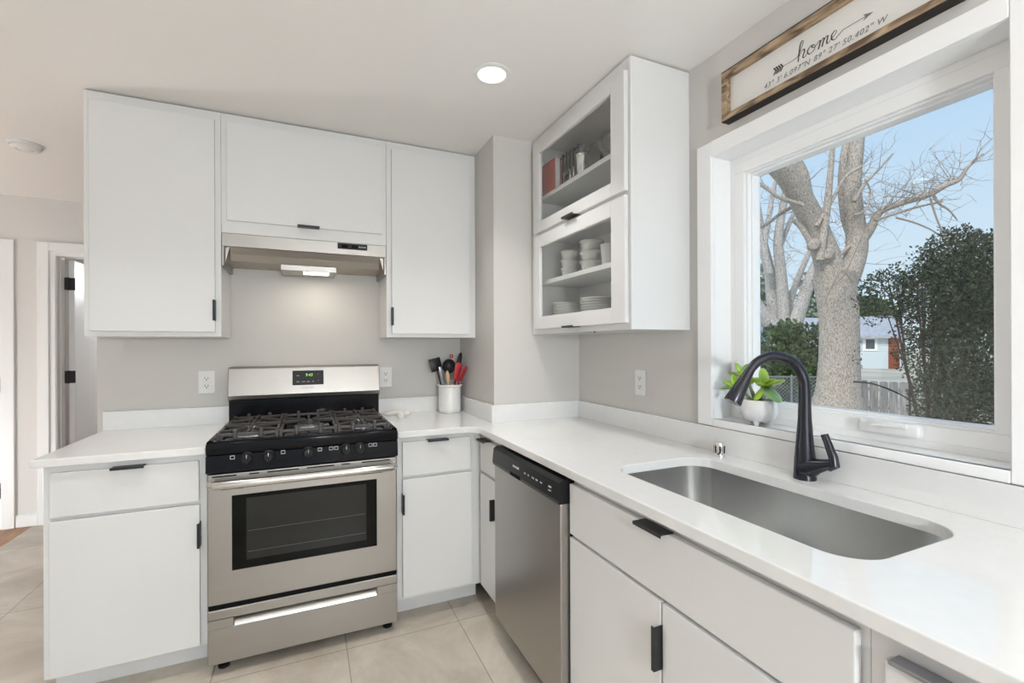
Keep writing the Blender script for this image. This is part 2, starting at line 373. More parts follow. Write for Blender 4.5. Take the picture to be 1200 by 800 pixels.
# ------------------------------------------------------------------ window over the sink
XF_, XG_ = 1.515, 1.577        # sash face, glass
wi = thing('window_1', 'white casement window over the sink', 'window', (XW, .9, 1.02), kind='structure')
y0, y1, z0, z1 = .490, 1.317, 1.036, 2.035
b = MB()
b.box(XW-.02, XW-.0005, y1, 1.388, 1.008, 2.094, .003).box(XW-.02, XW-.0005, .416, y0, 1.008, 2.094, .003)
b.box(XW-.02, XW-.0005, y0, y1, z1, 2.094, .002).box(XW-.02, XW-.0005, y0, y1, 1.008, z0, .002)
b.build('casing', M['trim'], wi)
b = MB()
b.box(XW-.002, XW+.168, y1, wy1, wz0, wz1).box(XW-.002, XW+.168, wy0, y0, wz0, wz1).box(XW-.002, XW+.168, y0, y1, z1, wz1)
b.build('jamb', M['trim'], wi)
MB().box(XW-.015, XW+.168, y0, y1, wz0, z0, .001).build('window_sill', M['trim'], wi)
def ring(bm, xa, xb, ya, yb, za, zb, wd, bev=0):
    bm.box(xa, xb, ya, yb, za, za+wd, bev).box(xa, xb, ya, yb, zb-wd, zb, bev)
    bm.box(xa, xb, ya, ya+wd, za+wd, zb-wd, bev).box(xa, xb, yb-wd, yb, za+wd, zb-wd, bev)
b = MB(); ring(b, XF_, XW+.165, y0+.0005, y1-.0005, z0+.0005, z1-.0005, .020); b.build('window_frame', M['trim'], wi)
b = MB(); ring(b, XF_-.001, XG_+.01, y0+.020, y1-.020, z0+.020, z1-.020, .042, .002)
ring(b, XF_+.012, XG_+.01, y0+.062, y1-.062, z0+.062, z1-.062, .006, .001); ring(b, XF_+.03, XG_+.01, y0+.066, y1-.066, z0+.066, z1-.066, .008, .001)
sash = b.build('sash', M['trim'], wi)
MB().box(XG_, XG_+.004, y0+.066, y1-.066, z0+.066, z1-.066).build('pane', M['glass'], sash)
b = MB().box(XF_-.030, XF_-.001, .69, .845, 1.062, 1.100, .010, 3).box(XF_-.040, XF_-.028, .715, .80, 1.085, 1.100, .004, 2)
b.tube([(XF_-.042, .72, 1.094), (XF_-.042, .80, 1.086)], .004, 8); b.build('crank_handle', M['white'], wi, True)
MB().box(XF_-.012, XF_-.001, 1.283, 1.300, 1.19, 1.255, .003).tube([(XF_-.016, 1.292, 1.20), (XF_-.022, 1.292, 1.245)], .006, 8).build('latch', M['white'], wi, True)

# ------------------------------------------------------------------ ceiling fittings
def can(x, y, label):
    t = thing('recessed_light', label, 'ceiling light', (x, y, ZT), 'recessed ceiling lights')
    MB().lathe([(.078, 0), (.078, -.004), (.060, -.007), (.056, -.003), (.056, 0)], (x, y, ZT), 32).build('trim_ring', M['white'], t, True)
    MB().lathe([(0, -.0035), (.056, -.0035), (.056, -.0005), (0, -.0005)], (x, y, ZT), 32).build('lens', M['lens'], t, True)
    l = bpy.data.lights.new('can_lamp', 'AREA'); l.shape = 'DISK'; l.size = .11; l.energy = CAN_W*(1 if y > 1.7 and x > -1 else .20); l.spread = 1.75; l.color = CAN_COL
    lo = bpy.data.objects.new('can_lamp', l); COL.objects.link(lo); lo.parent = t; lo.location = (0, 0, -.012)
    return t
can(.700, 1.785, 'round recessed ceiling light glowing between the wall cabinets')
def globe(x, y, z, wts, label):  # unseen emissive globes added as fill light for the room and hall
    t = thing('fill_globe', label, 'added fill lamp', (x, y, ZT), 'added white fill globes')
    if z < .5:
        t.name = 'fill_floor_globe'; t.location = (x, y, 0); t['label'] = 'unseen white fill globe added on the hall floor'; t['category'] = 'floor lamp'; del t['group']
        MB().lathe([(0, 0), (.10, 0), (.10, .01), (.07, .015), (.05, .15), (0, .15)], (x, y, 0), 24).build('base', M['white'], t, True)
    else:
        MB().lathe([(0, 0), (.06, 0), (.06, -.012), (.05, -.022), (0, -.022)], (x, y, ZT), 24).build('canopy', M['white'], t, True)
        MB().tube([(x, y, ZT-.02), (x, y, z+.14)], .004, 8).build('cord', M['white'], t, True)
    MB().ell((x, y, z), (.15, .15, .15), None, 32, 16).build('shade', mat('added fill globe', (1, 1, 1), .4, emit=FILL_COL, es=wts/(math.pi*.2827)), t, True)
for (gx_, gy_, gz_, gw_), s_ in zip(FILL_GLOBES, ('low by the rear corner', 'on the hall floor', 'in the room past the open hall door')):
    globe(gx_, gy_, gz_, gw_, 'white globe pendant lamp ' + s_)
for x, y, s_ in ((-.64, 1.76, 'in front of the left wall cabinet'), (.70, .25, 'added for fill over the near end of the sink counter'), (-.64, .25, 'added for fill in the open middle of the kitchen'),  # all after the first are unseen lights added for fill
                 (-2.3, .25, 'added for fill over the left floor away from the cabinets'), (-2.3, -1.3, 'added for fill in the left corner by the rear glazing'), (-.64, -1.3, 'added for fill over the middle of the rear glazing'), (.70, -1.3, 'added for fill in the rear right corner'), (-2.9, 2.6, 'added for fill over the hall floor')):
    can(x, y, 'round recessed ceiling light ' + s_)
t = thing('smoke_detector', 'round white smoke detector on the hall ceiling', 'smoke detector', (-1.40, 3.43, ZT))
MB().lathe([(0, 0), (.072, 0), (.072, -.008), (.066, -.010), (.066, -.016)], (-1.40, 3.43, ZT), 32).build('base', M['white'], t, True)
MB().lathe([(.064, -.012), (.064, -.024), (.058, -.030), (.040, -.032), (.036, -.028), (.030, -.033), (0, -.034)], (-1.40, 3.43, ZT), 32).build('cover', M['white'], t, True)

# ------------------------------------------------------------------ cabinets
def tab_z(mb, x0, x1, y, z, up=True):     # finger pull on a drawer/door edge lying in a plane facing -Y
    s_ = 1 if up else -1
    mb.box(x0, x1, y-.020, y+.017, z, z+.003*s_, .0008).box(x0, x1, y-.022, y-.019, z-.006*s_, z+.003*s_, .0008)
    return mb
def tab_zx(mb, y0, y1, x, z, up=True):    # the same for a plane facing -X
    s_ = 1 if up else -1
    mb.box(x-.024, x+.017, y0, y1, z, z+.003*s_, .0008).box(x-.026, x-.023, y0, y1, z-.006*s_, z+.003*s_, .0008)
    return mb
YU, DT = 2.586, .019
def wall_cab(x0, x1, zb, label, door, pull):
    t = thing('wall_cabinet', label, 'cabinet', ((x0+x1)/2, W, zb), 'white wall cabinets over the range wall')
    MB().box(x0+.0006, x1-.0006, YU, W-.001, zb, ZT-.006, .0012).build('body', M['cab'], t)
    dx0, dx1, dz0, dz1 = door
    d = MB().box(dx0, dx1, YU-.020, YU-.001, dz0, dz1, .0025, 2).build('door', M['cab'], t)
    p = MB()
    if pull[0] == 'h': tab_z(p, pull[1], pull[2], YU-.020, dz0-.0005, False)
    else:
        xe = dx1 if pull[0] == 'r' else dx0; s_ = 1 if pull[0] == 'r' else -1
        p.box(xe, xe+.003*s_, YU-.040, YU-.002, pull[1], pull[2], .0008).box(xe-.006*s_, xe+.003*s_, YU-.042, YU-.039, pull[1], pull[2], .0008)
    p.build('handle', M['blackmat'], d)
    return t
wall_cab(-.872, -.366, 1.366, 'tall white wall cabinet left of the range hood', (-.849, -.390, 1.388, 2.386), ('r', 1.44, 1.537))
wall_cab(-.366, .397, 1.861, 'short wide white wall cabinet above the range hood', (-.341, .374, 1.918, 2.388), ('h', -.038, .064))
wall_cab(.397, .9055, 1.366, 'tall white wall cabinet right of the range hood', (.423, .866, 1.386, 2.386), ('l', 1.43, 1.527))

YB, ZB_, ZCAB = 2.262, .100, .8835
YD = YB-.020
def base_cab(x0, x1, yback, label):
    t = thing('base_cabinet', label, 'cabinet', ((x0+x1)/2, YB, 0), 'white base cabinets')
    MB().box(x0, x1, YB, yback, ZB_, ZCAB, .001).build('body', M['cab'], t)
    MB().box(x0+.002, x1-.002, YB+.085, YB+.10, 0, ZB_).build('toe_kick', M['cab'], t)
    return t
t = base_cab(-.880, -.373, W-.002, 'white base cabinet left of the range with one drawer and door')
dr = MB().box(-.856, -.398, YD, YB-.001, .694, .858, .0025, 2).build('drawer', M['cab'], t)
tab_z(MB(), -.676, -.572, YD, .8585).build('handle', M['blackmat'], dr)
do = MB().box(-.858, -.396, YD, YB-.001, .108, .680, .0025, 2).build('door', M['cab'], t)
MB().box(-.396, -.393, YD-.020, YD+.017, .51, .61, .0008).box(-.402, -.393, YD-.022, YD-.019, .51, .61, .0008).build('handle', M['blackmat'], do)
t = base_cab(.392, .818, W-.002, 'white base cabinet between range and corner with drawer above door')
dr = MB().box(.416, .757, YD, YB-.001, .696, .860, .0025, 2).build('drawer', M['cab'], t)
tab_z(MB(), .534, .638, YD, .8605).build('handle', M['blackmat'], dr)
do = MB().box(.416, .762, YD, YB-.001, .118, .682, .0025, 2).build('door', M['cab'], t)
MB().box(.413, .416, YD-.020, YD+.017, .52, .615, .0008).box(.413, .422, YD-.022, YD-.019, .52, .615, .0008).build('handle', M['blackmat'], do)

XB2, XD2 = .820, .800
def run_cab(y0, y1, label):
    t = thing('base_cabinet', label, 'cabinet', (XB2, (y0+y1)/2, 0), 'white base cabinets')
    MB().box(XB2, XW-.002, y0, y1, ZB_, ZCAB, .001).build('body', M['cab'], t) if not label.startswith('wide') else \
        MB().box(XB2, XB2+.02, y0, y1, ZB_, ZCAB, .001).box(XB2+.02, XW-.002, y0, y0+.018, ZB_, ZCAB).box(XB2+.02, XW-.002, y1-.018, y1, ZB_, ZCAB).box(XB2+.02, XW-.002, y0+.018, y1-.018, ZB_, ZB_+.018).box(XW-.012, XW-.002, y0+.018, y1-.018, ZB_+.018, ZCAB).build('body', M['cab'], t)
    MB().box(XB2+.075, XB2+.09, y0+.001, y1-.001, 0, ZB_).build('toe_kick', M['cab'], t)
    return t
def run_pull_v(par, y, z0, z1, s_):
    MB().box(XD2-.022, XD2+.017, y, y+.003*s_, z0, z1, .0008).box(XD2-.024, XD2-.021, y-.008*s_, y+.003*s_, z0, z1, .0008).build('handle', M['blackmat'], par)
t = run_cab(1.958, YB-.002, 'narrow white base cabinet in the corner beside the dishwasher')
dr = MB().box(XD2, XB2-.001, 1.975, 2.222, .694, .852, .0025, 2).build('drawer', M['cab'], t)
tab_zx(MB(), 2.105, 2.205, XD2, .8525).build('handle', M['blackmat'], dr)
do = MB().box(XD2, XB2-.001, 1.975, 2.222, .116, .680, .0025, 2).build('door', M['cab'], t)
run_pull_v(do, 2.028, .50, .60, -1)
t = run_cab(.447, 1.349, 'wide white base cabinet under the sink with drawer front and two doors')
dr = MB().box(XD2, XB2-.001, .459, 1.346, .690, .856, .0025, 2).build('drawer', M['cab'], t)
tab_zx(MB(), .880, .985, XD2, .8565).build('handle', M['blackmat'], dr)
do = MB().box(XD2, XB2-.001, .909, 1.346, .118, .679, .0025, 2).build('door', M['cab'], t)
run_pull_v(do, .909, .512, .622, -1)
do = MB().box(XD2, XB2-.001, .459, .903, .118, .679, .0025, 2).build('door', M['cab'], t)
run_pull_v(do, .470, .512, .622, -1)
t = run_cab(-.45, .4465, 'white base cabinet right of the sink, mostly out of view')
dr = MB().box(XD2, XB2-.001, -.43, .418, .690, .838, .0025, 2).build('drawer', M['cab'], t)
MB().box(XD2-.012, XD2+.018, -.42, .408, .8385, .846, .002).build('handle', M['grey'], dr)
MB().box(XD2, XB2-.001, -.43, .418, .118, .679, .0025, 2).build('door', M['cab'], t)

# ------------------------------------------------------------------ countertops
YF, XFc, ZC0, ZC = 2.223, .779, .884, .914
t = thing('countertop', 'white quartz countertop left of the range with overhanging end', 'countertop', (-.63, 2.5, ZC0), 'white quartz countertops')
bevmod(MB().box(-.902, -.372, YF, W-.001, ZC0, ZC).build('slab', M['quartz'], t), .003)
bevmod(MB().box(-.899, -.372, W-.021, W-.001, ZC, 1.005).build('backsplash', M['quartz'], t), .0015)
t = thing('countertop', 'long white quartz countertop turning the corner and holding the sink', 'countertop', (1.1, 1.2, ZC0), 'white quartz countertops')
SX0, SX1, SY0, SY1 = .915, 1.300, .515, 1.275
outer = [(.391, YF)] + [(XFc-.06+.06*math.sin(a), YF-.06+.06*math.cos(a)) for a in []]
outer = [(.391, W-.001), (.391, YF), (XFc-.055, YF)] + [(XFc-.055+.055*math.sin(math.radians(q)), YF-.055*0-.055+.055*math.cos(math.radians(q))) for q in range(0, 0)]
R_ = .07   # inner corner is a concave curve between the two front edges
outer += [(XFc-R_*(1-math.cos(math.radians(q)))*1.0, 0) for q in []]
cxr, cyr = XFc-R_, YF-R_
outer = [(.391, W-.001), (.391, YF)] + [(cxr+R_*math.sin(math.radians(q)), cyr+R_*math.cos(math.radians(q))) for q in range(0, 91, 10)] + [(XFc, -.50), (XW-.001, -.50), (XW-.001, YC-.001), (XC-.001, YC-.001), (XC-.001, W-.001)]
bevmod(MB().fill([outer, rrect(SX0, SX1, SY0, SY1, .085, 10)], ZC0, ZC).build('slab', M['quartz'], t), .003)
b = MB().box(.391, XC-.001, W-.021, W-.001, ZC, 1.005, .001).box(XC-.021, XC-.001, YC-.021, W-.021, ZC, 1.005, .001).box(XC-.001, XW-.021, YC-.021, YC-.001, ZC, 1.005, .001).box(XW-.021, XW-.001, -.5, YC-.001, ZC, 1.0055, .001)
b.build('backsplash', M['quartz'], t)

# sink
t = thing('sink', 'large undermount stainless steel sink in the white counter', 'sink', (1.1, .9, .66))
b = MB()
def loop(x0, x1, y0, y1, r, z): return [b.bm.verts.new((p[0], p[1], z)) for p in rrect(x0, x1, y0, y1, r, 10)]
g = .004
levels = [loop(SX0-.025, SX1+.025, SY0-.025, SY1+.025, .11, ZC0-.0005), loop(SX0-g, SX1+g, SY0-g, SY1+g, .089, ZC0-.0005), loop(SX0-g, SX1+g, SY0-g, SY1+g, .089, ZC0-.18),
          loop(SX0+.004, SX1-.004, SY0+.004, SY1-.004, .085, ZC0-.205), loop(SX0+.03, SX1-.03, SY0+.03, SY1-.03, .07, ZC0-.222)]
for a_, c_ in zip(levels, levels[1:]):
    n = len(a_)
    for i in range(n): b.bm.faces.new((a_[i], a_[(i+1) % n], c_[(i+1) % n], c_[i]))
b.bm.faces.new(levels[-1])
bw = b.build('bowl', M['steel_sink'], t, True, 30)
so_ = bw.modifiers.new('thick', 'SOLIDIFY'); so_.thickness = .0015; so_.offset = -1
MB().lathe([(.055, .004), (.05, .006), (.03, .003), (0, .002)], (1.14, .88, ZC0-.222), 24).build('drain', M['steel_bright'], t, True)

# faucet
BX, BY = 1.366, .922
t = thing('faucet', 'tall black gooseneck kitchen faucet behind the sink', 'faucet', (BX, BY, ZC))
MB().lathe([(0, 0), (.031, 0), (.031, .004), (.030, .02), (.0282, .06), (.0230, .12), (.0185, .18), (.0170, .235), (.0165, .27)], (BX, BY, ZC), 28).build('body', M['faucet'], t, True)
ph = math.radians(20); dx, dy = -math.cos(ph), math.sin(ph); Rn, zn = .093, 1.190
pts = [(BX, BY, 1.17), (BX, BY, zn)]
for q in range(10, 151, 10):
    a = math.radians(q); h = Rn*(1-math.cos(a)); pts.append((BX+dx*h, BY+dy*h, zn+Rn*math.sin(a)))
MB().tube(pts, [.0168]*2+[.0165-.0035*i/14 for i in range(len(pts)-2)], 18).build('neck', M['faucet'], t, True)
h0 = Rn*(1-math.cos(math.radians(150))); p0 = Vector((BX+dx*h0, BY+dy*h0, zn+Rn*math.sin(math.radians(150)))); dirv = Vector((dx*.5, dy*.5, -.866))
MB().tube([p0-dirv*.002, p0+dirv*.02, p0+dirv*.06, p0+dirv*.100, p0+dirv*.104], [.0136, .0155, .0205, .0255, .0245], 22).build('spray_head', M['faucet'], t, True)
ez = .975
hb = MB().tube([(BX, BY, .948), (BX, BY-.02, .953), (BX, BY-.036, .960), (BX, BY-.060, .969), (BX, BY-.080, ez)], [.034, .030, .022, .0165, .0145], 16)
hb.tube([(BX, BY-.070, ez-.012), (BX, BY-.086, ez), (BX, BY-.083, ez+.02), (BX, BY-.068, ez+.058), (BX, BY-.058, ez+.082)], [.011, .0145, .0125, .0105, .010], 16)
hb.build('handle', M['faucet'], t, True)
t = thing('air_gap_cap', 'small chrome cylinder on the counter behind the sink corner', 'sink fitting', (1.362, 1.236, ZC))
MB().lathe([(0, 0), (.021, 0), (.021, .003), (.0185, .004), (.0185, .047), (.017, .051), (0, .051)], (1.362, 1.236, ZC), 24).build('cap', M['chrome'], t, True)
for a in range(-60, 241, 50):
    q = math.radians(a); MB().box(-.0028, .0028, .0178, .0192, .014, .040, 0, 1, Matrix.Translation((1.362, 1.236, ZC)) @ Matrix.Rotation(q, 4, 'Z')).build('vent_or_gap', M['gap'], t)

# ------------------------------------------------------------------ range
RX0, RX1, RYF = -.362, .380, 2.190
rg = thing('range', 'stainless gas range with black cooktop between the base cabinets', 'stove', (.01, 2.5, 0))
MB().box(RX0+.001, RX1-.001, RYF+.048, 2.86, .035, .905, .002).build('body', M['blackmat'], rg)
for x in (-.315, .345):
    for y in (2.255, 2.80):
        MB().lathe([(0, 0), (.022, 0), (.022, .012), (.012, .016), (.012, .035), (0, .035)], (x, y, 0), 16).build('leg', M['blackplas'], rg, True)
b = MB().box(RX0-.004, RX1+.004, RYF-.006, 2.775, .884, .932, .006, 3)
b.box(RX0-.002, RX1+.002, RYF+.0, RYF+.03, .930, .938, .003, 2).box(RX0-.002, RX0+.022, RYF, 2.775, .930, .938, .003, 2).box(RX1-.022, RX1+.002, RYF, 2.775, .930, .938, .003, 2)
b.build('cooktop', M['black'], rg, True)
MB().prism([(RYF-.012, .815), (RYF-.006, .882), (RYF+.05, .882), (RYF+.05, .815)], 'X', RX0-.003, RX1+.003).build('control_panel', M['black'], rg)
kz, ky = .866, RYF-.0105
for x in (-.221, -.143, .007, .158, .216):
    mt_ = Matrix.Translation((x, ky, kz)) @ Matrix.Rotation(math.radians(90), 4, 'X')
    kn = MB().lathe([(0, 0), (.0245, 0), (.0245, .006), (.0195, .010), (.0185, .022), (.016, .025), (0, .025)], (0, 0, 0), 24, mt_).box(-.0045, .0045, -.019, .019, .02, .033, .002, 2, mt_).build('knob', M['blackplas'], rg, True)
    MB().box(x-.001, x+.001, ky-.0338, ky-.0332, kz+.004, kz+.018).build('pointer', M['mark'], kn)
for x, z in ((-.273, .872), (-.090, .876), (.052, .874), (.097, .874), (.118, .874), (.262, .874), (.282, .874)):
    b = MB()
    for q in ((x-.008, x+.008, z+.0055, z+.007), (x-.008, x+.008, z-.007, z-.0055), (x-.008, x-.0065, z-.007, z+.007), (x+.0065, x+.008, z-.007, z+.007)):
        b.box(q[0], q[1], RYF-.0135, RYF-.0078, q[2], q[3])
    b.build('burner_mark', M['mark'], rg)
# oven door
dz0, dz1 = .283, .806
od = MB().box(RX0, RX1, RYF, RYF+.045, dz0, dz1, .004, 2).build('oven_door', M['steel'], rg)
MB().box(-.277, .290, RYF-.002, RYF+.002, .413, .716, .001).build('oven_window', M['ovenglass'], od)
MB().box(-.226, .244, RYF-.003, RYF-.0019, .448, .700).build('window_glass', M['ovenin'], od)
b = MB()
for z in (.565, .480): b.box(-.222, .240, RYF-.0036, RYF-.003, z, z+.0015)
b.build('oven_rack', M['markgrey'], od)
for x0_, x1_ in ((-.345, -.26), (-.215, -.18), (-.15, -.03), (.0, .11), (.14, .175), (.225, .35)): MB().box(x0_, x1_, RYF-.0012, RYF+.001, .7945, .7995).build('vent_or_gap', M['gap'], od)
for x0_, x1_ in ((-.315, -.235), (.225, .315)): MB().box(x0_, x1_, RYF-.0012, RYF+.001, .742, .747).build('vent_or_gap', M['gap'], od)  # shade of the gaps under the handle ends, painted as dark strips
b = MB()
hp = [(RX0+.012, RYF+.002, .768), (RX0+.014, RYF-.03, .771), (RX0+.03, RYF-.045, .772)]+[(x, RYF-.047, .772) for x in (-.2, 0, .2)]+[(RX1-.03, RYF-.045, .772), (RX1-.014, RYF-.03, .771), (RX1-.012, RYF+.002, .768)]
b.tube(hp, [(.0165, .0125)]*len(hp), 16); b.build('oven_handle', M['steel_h'], od, True)
# warming drawer with recessed pull
b = MB(); px0, px1, pz0, pz1 = -.273, .291, .188, .224
b.box(RX0, RX1, RYF, RYF+.04, .046, pz0, .003).box(RX0, RX1, RYF, RYF+.04, pz1, .262, .003).box(RX0, px0, RYF, RYF+.04, pz0, pz1).box(px1, RX1, RYF, RYF+.04, pz0, pz1).box(px0, px1, RYF+.03, RYF+.04, pz0, pz1)
dw_ = b.build('drawer', M['steel'], rg)
MB().prism([(RYF-.001, pz0), (RYF+.003, pz0+.012), (RYF+.016, pz0+.022), (RYF+.029, pz0+.025), (RYF+.029, pz0)], 'X', px0+.004, px1-.004).build('pull_lip', M['steel_h'], dw_, True)
MB().box(RX0+.004, RX1-.004, RYF+.006, RYF+.05, .262, .284).build('door_gap', M['gap'], rg)
# backguard
b = MB().prism([(2.775, .905), (2.775, 1.043), (2.885, 1.043), (2.885, .905)], 'X', RX0, RX1)
b.build('rear_riser', M['black'], rg)
b = MB().prism([(2.775, 1.040), (2.752, 1.048), (2.746, 1.068), (2.772, 1.205), (2.785, 1.213), (2.885, 1.213), (2.885, 1.040)], 'X', RX0-.001, RX1+.001)
bevmod(b.build('backguard', M['steel'], rg), .002)
def bgp(z): return 2.746+(z-1.068)*(2.772-2.746)/(1.205-1.068)
tilt = math.atan2(.026, .137)
BGM = Matrix.Translation((.009, bgp(1.15), 1.15)) @ Matrix.Rotation(-tilt, 4, 'X')
dp = MB().box(-.077, .077, -.003, .0, -.039, .039, .002, 2, BGM).build('display_panel', M['blackplas'], rg)
FB = BGM.to_3x3().to_4x4() @ FACE_Y
def bg_text(nm, body, sz, x, z, mt_, par, **kw):
    p = BGM @ Vector((x, -.0036, z)); return text(nm, body, sz, p, FB, mt_, par, **kw)
bg_text('clock_digits', '9:43', .021, .004, .014, M['green'], dp, shear=.12)
for x, z, s_ in ((-.05, .012, 'bake'), (-.05, -.021, 'broil'), (.05, .015, '^'), (.05, -.017, 'v'), (-.023, -.021, 'timer'), (.0, -.021, 'start'), (.023, -.021, 'off')):
    bg_text('button_print', s_, .0075, x, z, M['mark'], dp)
p = BGM @ Vector((-.002, -.0006, -.054)); text('lettering', 'FRIGIDAIRE', .0105, p, FB, M['markgrey'], rg, space=1.15)
# burners and grates
for x, y, r in ((-.225, 2.345, .048), (-.225, 2.625, .038), (.010, 2.49, .05), (.240, 2.345, .042), (.240, 2.625, .048)):
    bu = MB().lathe([(0, 0), (r*1.35, 0), (r*1.3, .004), (r, .006), (r, .014), (0, .014)], (x, y, .932), 24).build('burner', M['grey'], rg, True)
    MB().lathe([(0, .0142), (r*.86, .0142), (r*.86, .020), (r*.78, .023), (0, .023)], (x, y, .932), 24).build('burner_cap', M['iron'], bu, True)
def grate(x0, x1, y0, y1, cs):
    b = MB(); zt, h = .968, .012
    def bar(a, c, wd=.0055, z=zt):
        a = Vector(a); c = Vector(c); d = c-a; L = d.length; ang = math.atan2(d.y, d.x)
        b.box(0, L, -wd, wd, -h, 0, .002, 1, Matrix.Translation((a.x, a.y, z)) @ Matrix.Rotation(ang, 4, 'Z'))
    for a, c in (((x0, y0), (x1, y0)), ((x1, y0), (x1, y1)), ((x1, y1), (x0, y1)), ((x0, y1), (x0, y0))): bar((*a, 0), (*c, 0), .006, zt-.007)
    ym = (y0+y1)/2; bar((x0, ym, 0), (x1, ym, 0), .005, zt-.004)
    xs_ = (x0+(x1-x0)*.28, x0+(x1-x0)*.72)
    for cx_, cy_ in cs:
        for k_ in range(4):
            a = math.radians(45+90*k_); ex = x0 if math.cos(a) < 0 else x1; ey = cy_+math.sin(a)*.11
            bar((cx_+math.cos(a)*.024, cy_+math.sin(a)*.024, 0), (ex, ey, 0), .005)
        bar((cx_, cy_-.02, 0), (cx_, max(y0, cy_-.14), 0), .005); bar((cx_, cy_+.02, 0), (cx_, min(y1, cy_+.14), 0), .005)
    for xx in xs_:
        for yy in (y0, y1): b.box(xx-.008, xx+.008, yy-.009, yy+.009, .936, .975, .003)
    for xx in (x0, x1):
        for yy in (y0, y1): b.box(xx-.007, xx+.007, yy-.007, yy+.007, .933, .966, .002)
    b.build('grate', M['iron'], rg)
grate(-.330, -.115, 2.235, 2.745, ((-.225, 2.345), (-.225, 2.625)))
grate(-.100, .118, 2.235, 2.745, ((.010, 2.49),))
grate(.133, .347, 2.235, 2.745, ((.240, 2.345), (.240, 2.625)))

# ------------------------------------------------------------------ range hood
hd = thing('range_hood', 'stainless steel range hood lit under the short wall cabinet', 'range hood', (.015, 2.75, 1.70))
HX0, HX1, HZ0, HZ1, HY = -.3645, .3955, 1.703, 1.8595, 2.584
b = MB().box(HX0, HX1, HY, HY+.012, 1.797, HZ1, .0015).box(HX0+.012, HX1-.012, HY+.012, W-.002, HZ1-.03, HZ1)
b.build('canopy', M['steel'], hd)
for x0_, x1_ in ((HX0, HX0+.010), (HX1-.010, HX1)):
    MB().box(x0_, x1_, HY+.0125, W-.003, HZ0, HZ1-.0005, .001).box(x0_, x1_, HY, HY+.0125, HZ0, 1.7965, .001).build('side_panel', M['steel'], hd)
MB().prism([(HY+.0125, 1.7968), (HY+.033, 1.768), (HY+.052, 1.736), (HY+.056, 1.738), (HY+.037, 1.771), (HY+.018, 1.800)], 'X', HX0+.0305, HX1-.0305).build('visor', M['steel'], hd)
for x0_, x1_ in ((HX0+.0105, HX0+.032), (HX1-.0105, HX1-.032)):
    b = MB(); q = [b.bm.verts.new(p) for p in ((x0_, HY+.006, 1.7968), (x1_, HY+.0125, 1.7968), (x1_, HY+.052, 1.736), (x0_, HY+.004, 1.712), (x0_, HY+.012, 1.7968), (x0_, HY+.012, 1.712))]
    for f in ((0, 1, 2, 3), (0, 4, 1), (3, 2, 5), (1, 4, 5, 2), (0, 3, 5, 4)): b.bm.faces.new([q[i] for i in f])
    b.build('corner_gusset', M['steel'], hd)
MB().box(HX0+.011, HX1-.011, HY+.053, W-.003, 1.737, 1.742).build('filter', M['filter'], hd)
hs = MB().box(-.117, .148, HY+.055, W-.05, 1.706, 1.7365, .002).build('lamp_housing', M['steel'], hd)
MB().box(-.012, .112, HY+.07, HY+.15, 1.703, 1.7065, .001).build('lens', M['hoodlens'], hs)
hp_ = MB().box(.150, .298, HY-.002, HY+.0005, 1.826, 1.8565, .0006).build('control_panel', M['blackplas'], hd)
for x in (.185, .235): MB().box(x-.016, x+.016, HY-.006, HY-.002, 1.834, 1.848, .0012).build('switch', M['gap'], hp_)
text('lettering', 'BROAN', .011, (.272, HY-.0025, 1.841), FACE_Y, M['mark'], hp_)
l = bpy.data.lights.new('hood_lamp', 'AREA'); l.shape = 'RECTANGLE'; l.size = .12; l.size_y = .07; l.energy = HOOD_W; l.color = (1, .88, .72)
lo = bpy.data.objects.new('hood_lamp', l); COL.objects.link(lo); lo.parent = hd; lo.location = Vector((.05, HY+.11, 1.701))-Vector(hd.location)

# ------------------------------------------------------------------ dishwasher
DY0, DY1, DX = 1.354, 1.950, .770
t = thing('dishwasher', 'stainless dishwasher with black control strip beside the sink cabinet', 'dishwasher', (.8, 1.65, 0))
MB().box(.812, XW-.004, DY0+.003, DY1-.003, .10, .872).build('body', M['blackmat'], t)
d = MB().box(DX, .811, DY0, DY1, .105, .788, .004, 2).build('door', M['steel_dw'], t)
MB().box(.806, .8125, DY0-.0005, DY1+.0005, .105, .788).build('door_gasket', M['gap'], d)
cp = MB().prism([(DX-.006, .787), (DX-.010, .800), (DX-.004, .858), (DX+.012, .869), (.8115, .869), (.8115, .787)], 'Y', DY0-.001, DY1+.001).build('control_panel', M['blackplas'], t)
MB().box(DX-.0112, DX+.002, 1.655, 1.752, .789, .805, .002).build('pocket_handle', M['gap'], cp)
CPT = math.atan2(.006, .058)
def dwt(nm, body, sz, y, z):
    x = DX-.010+(z-.800)*.006/.058-.0006
    text(nm, body, sz, (x, y, z), Matrix.Rotation(CPT, 4, 'Y') @ FACE_X, M['mark'], cp)
dwt('lettering', 'FRIGIDAIRE', .012, 1.700, .831)
for y, s_ in ((1.615, 'cycle'), (1.585, 'dry'), (1.545, 'heavy'), (1.515, 'delay'), (1.48, 'rinse')): dwt('button_print', s_, .0085, y, .829)
dwt('button_print', 'start', .012, 1.415, .832); dwt('button_print', 'cancel', .008, 1.415, .820)
MB().box(.850, .862, DY0+.002, DY1-.002, .002, .100).build('toe_kick', M['blackmat'], t)

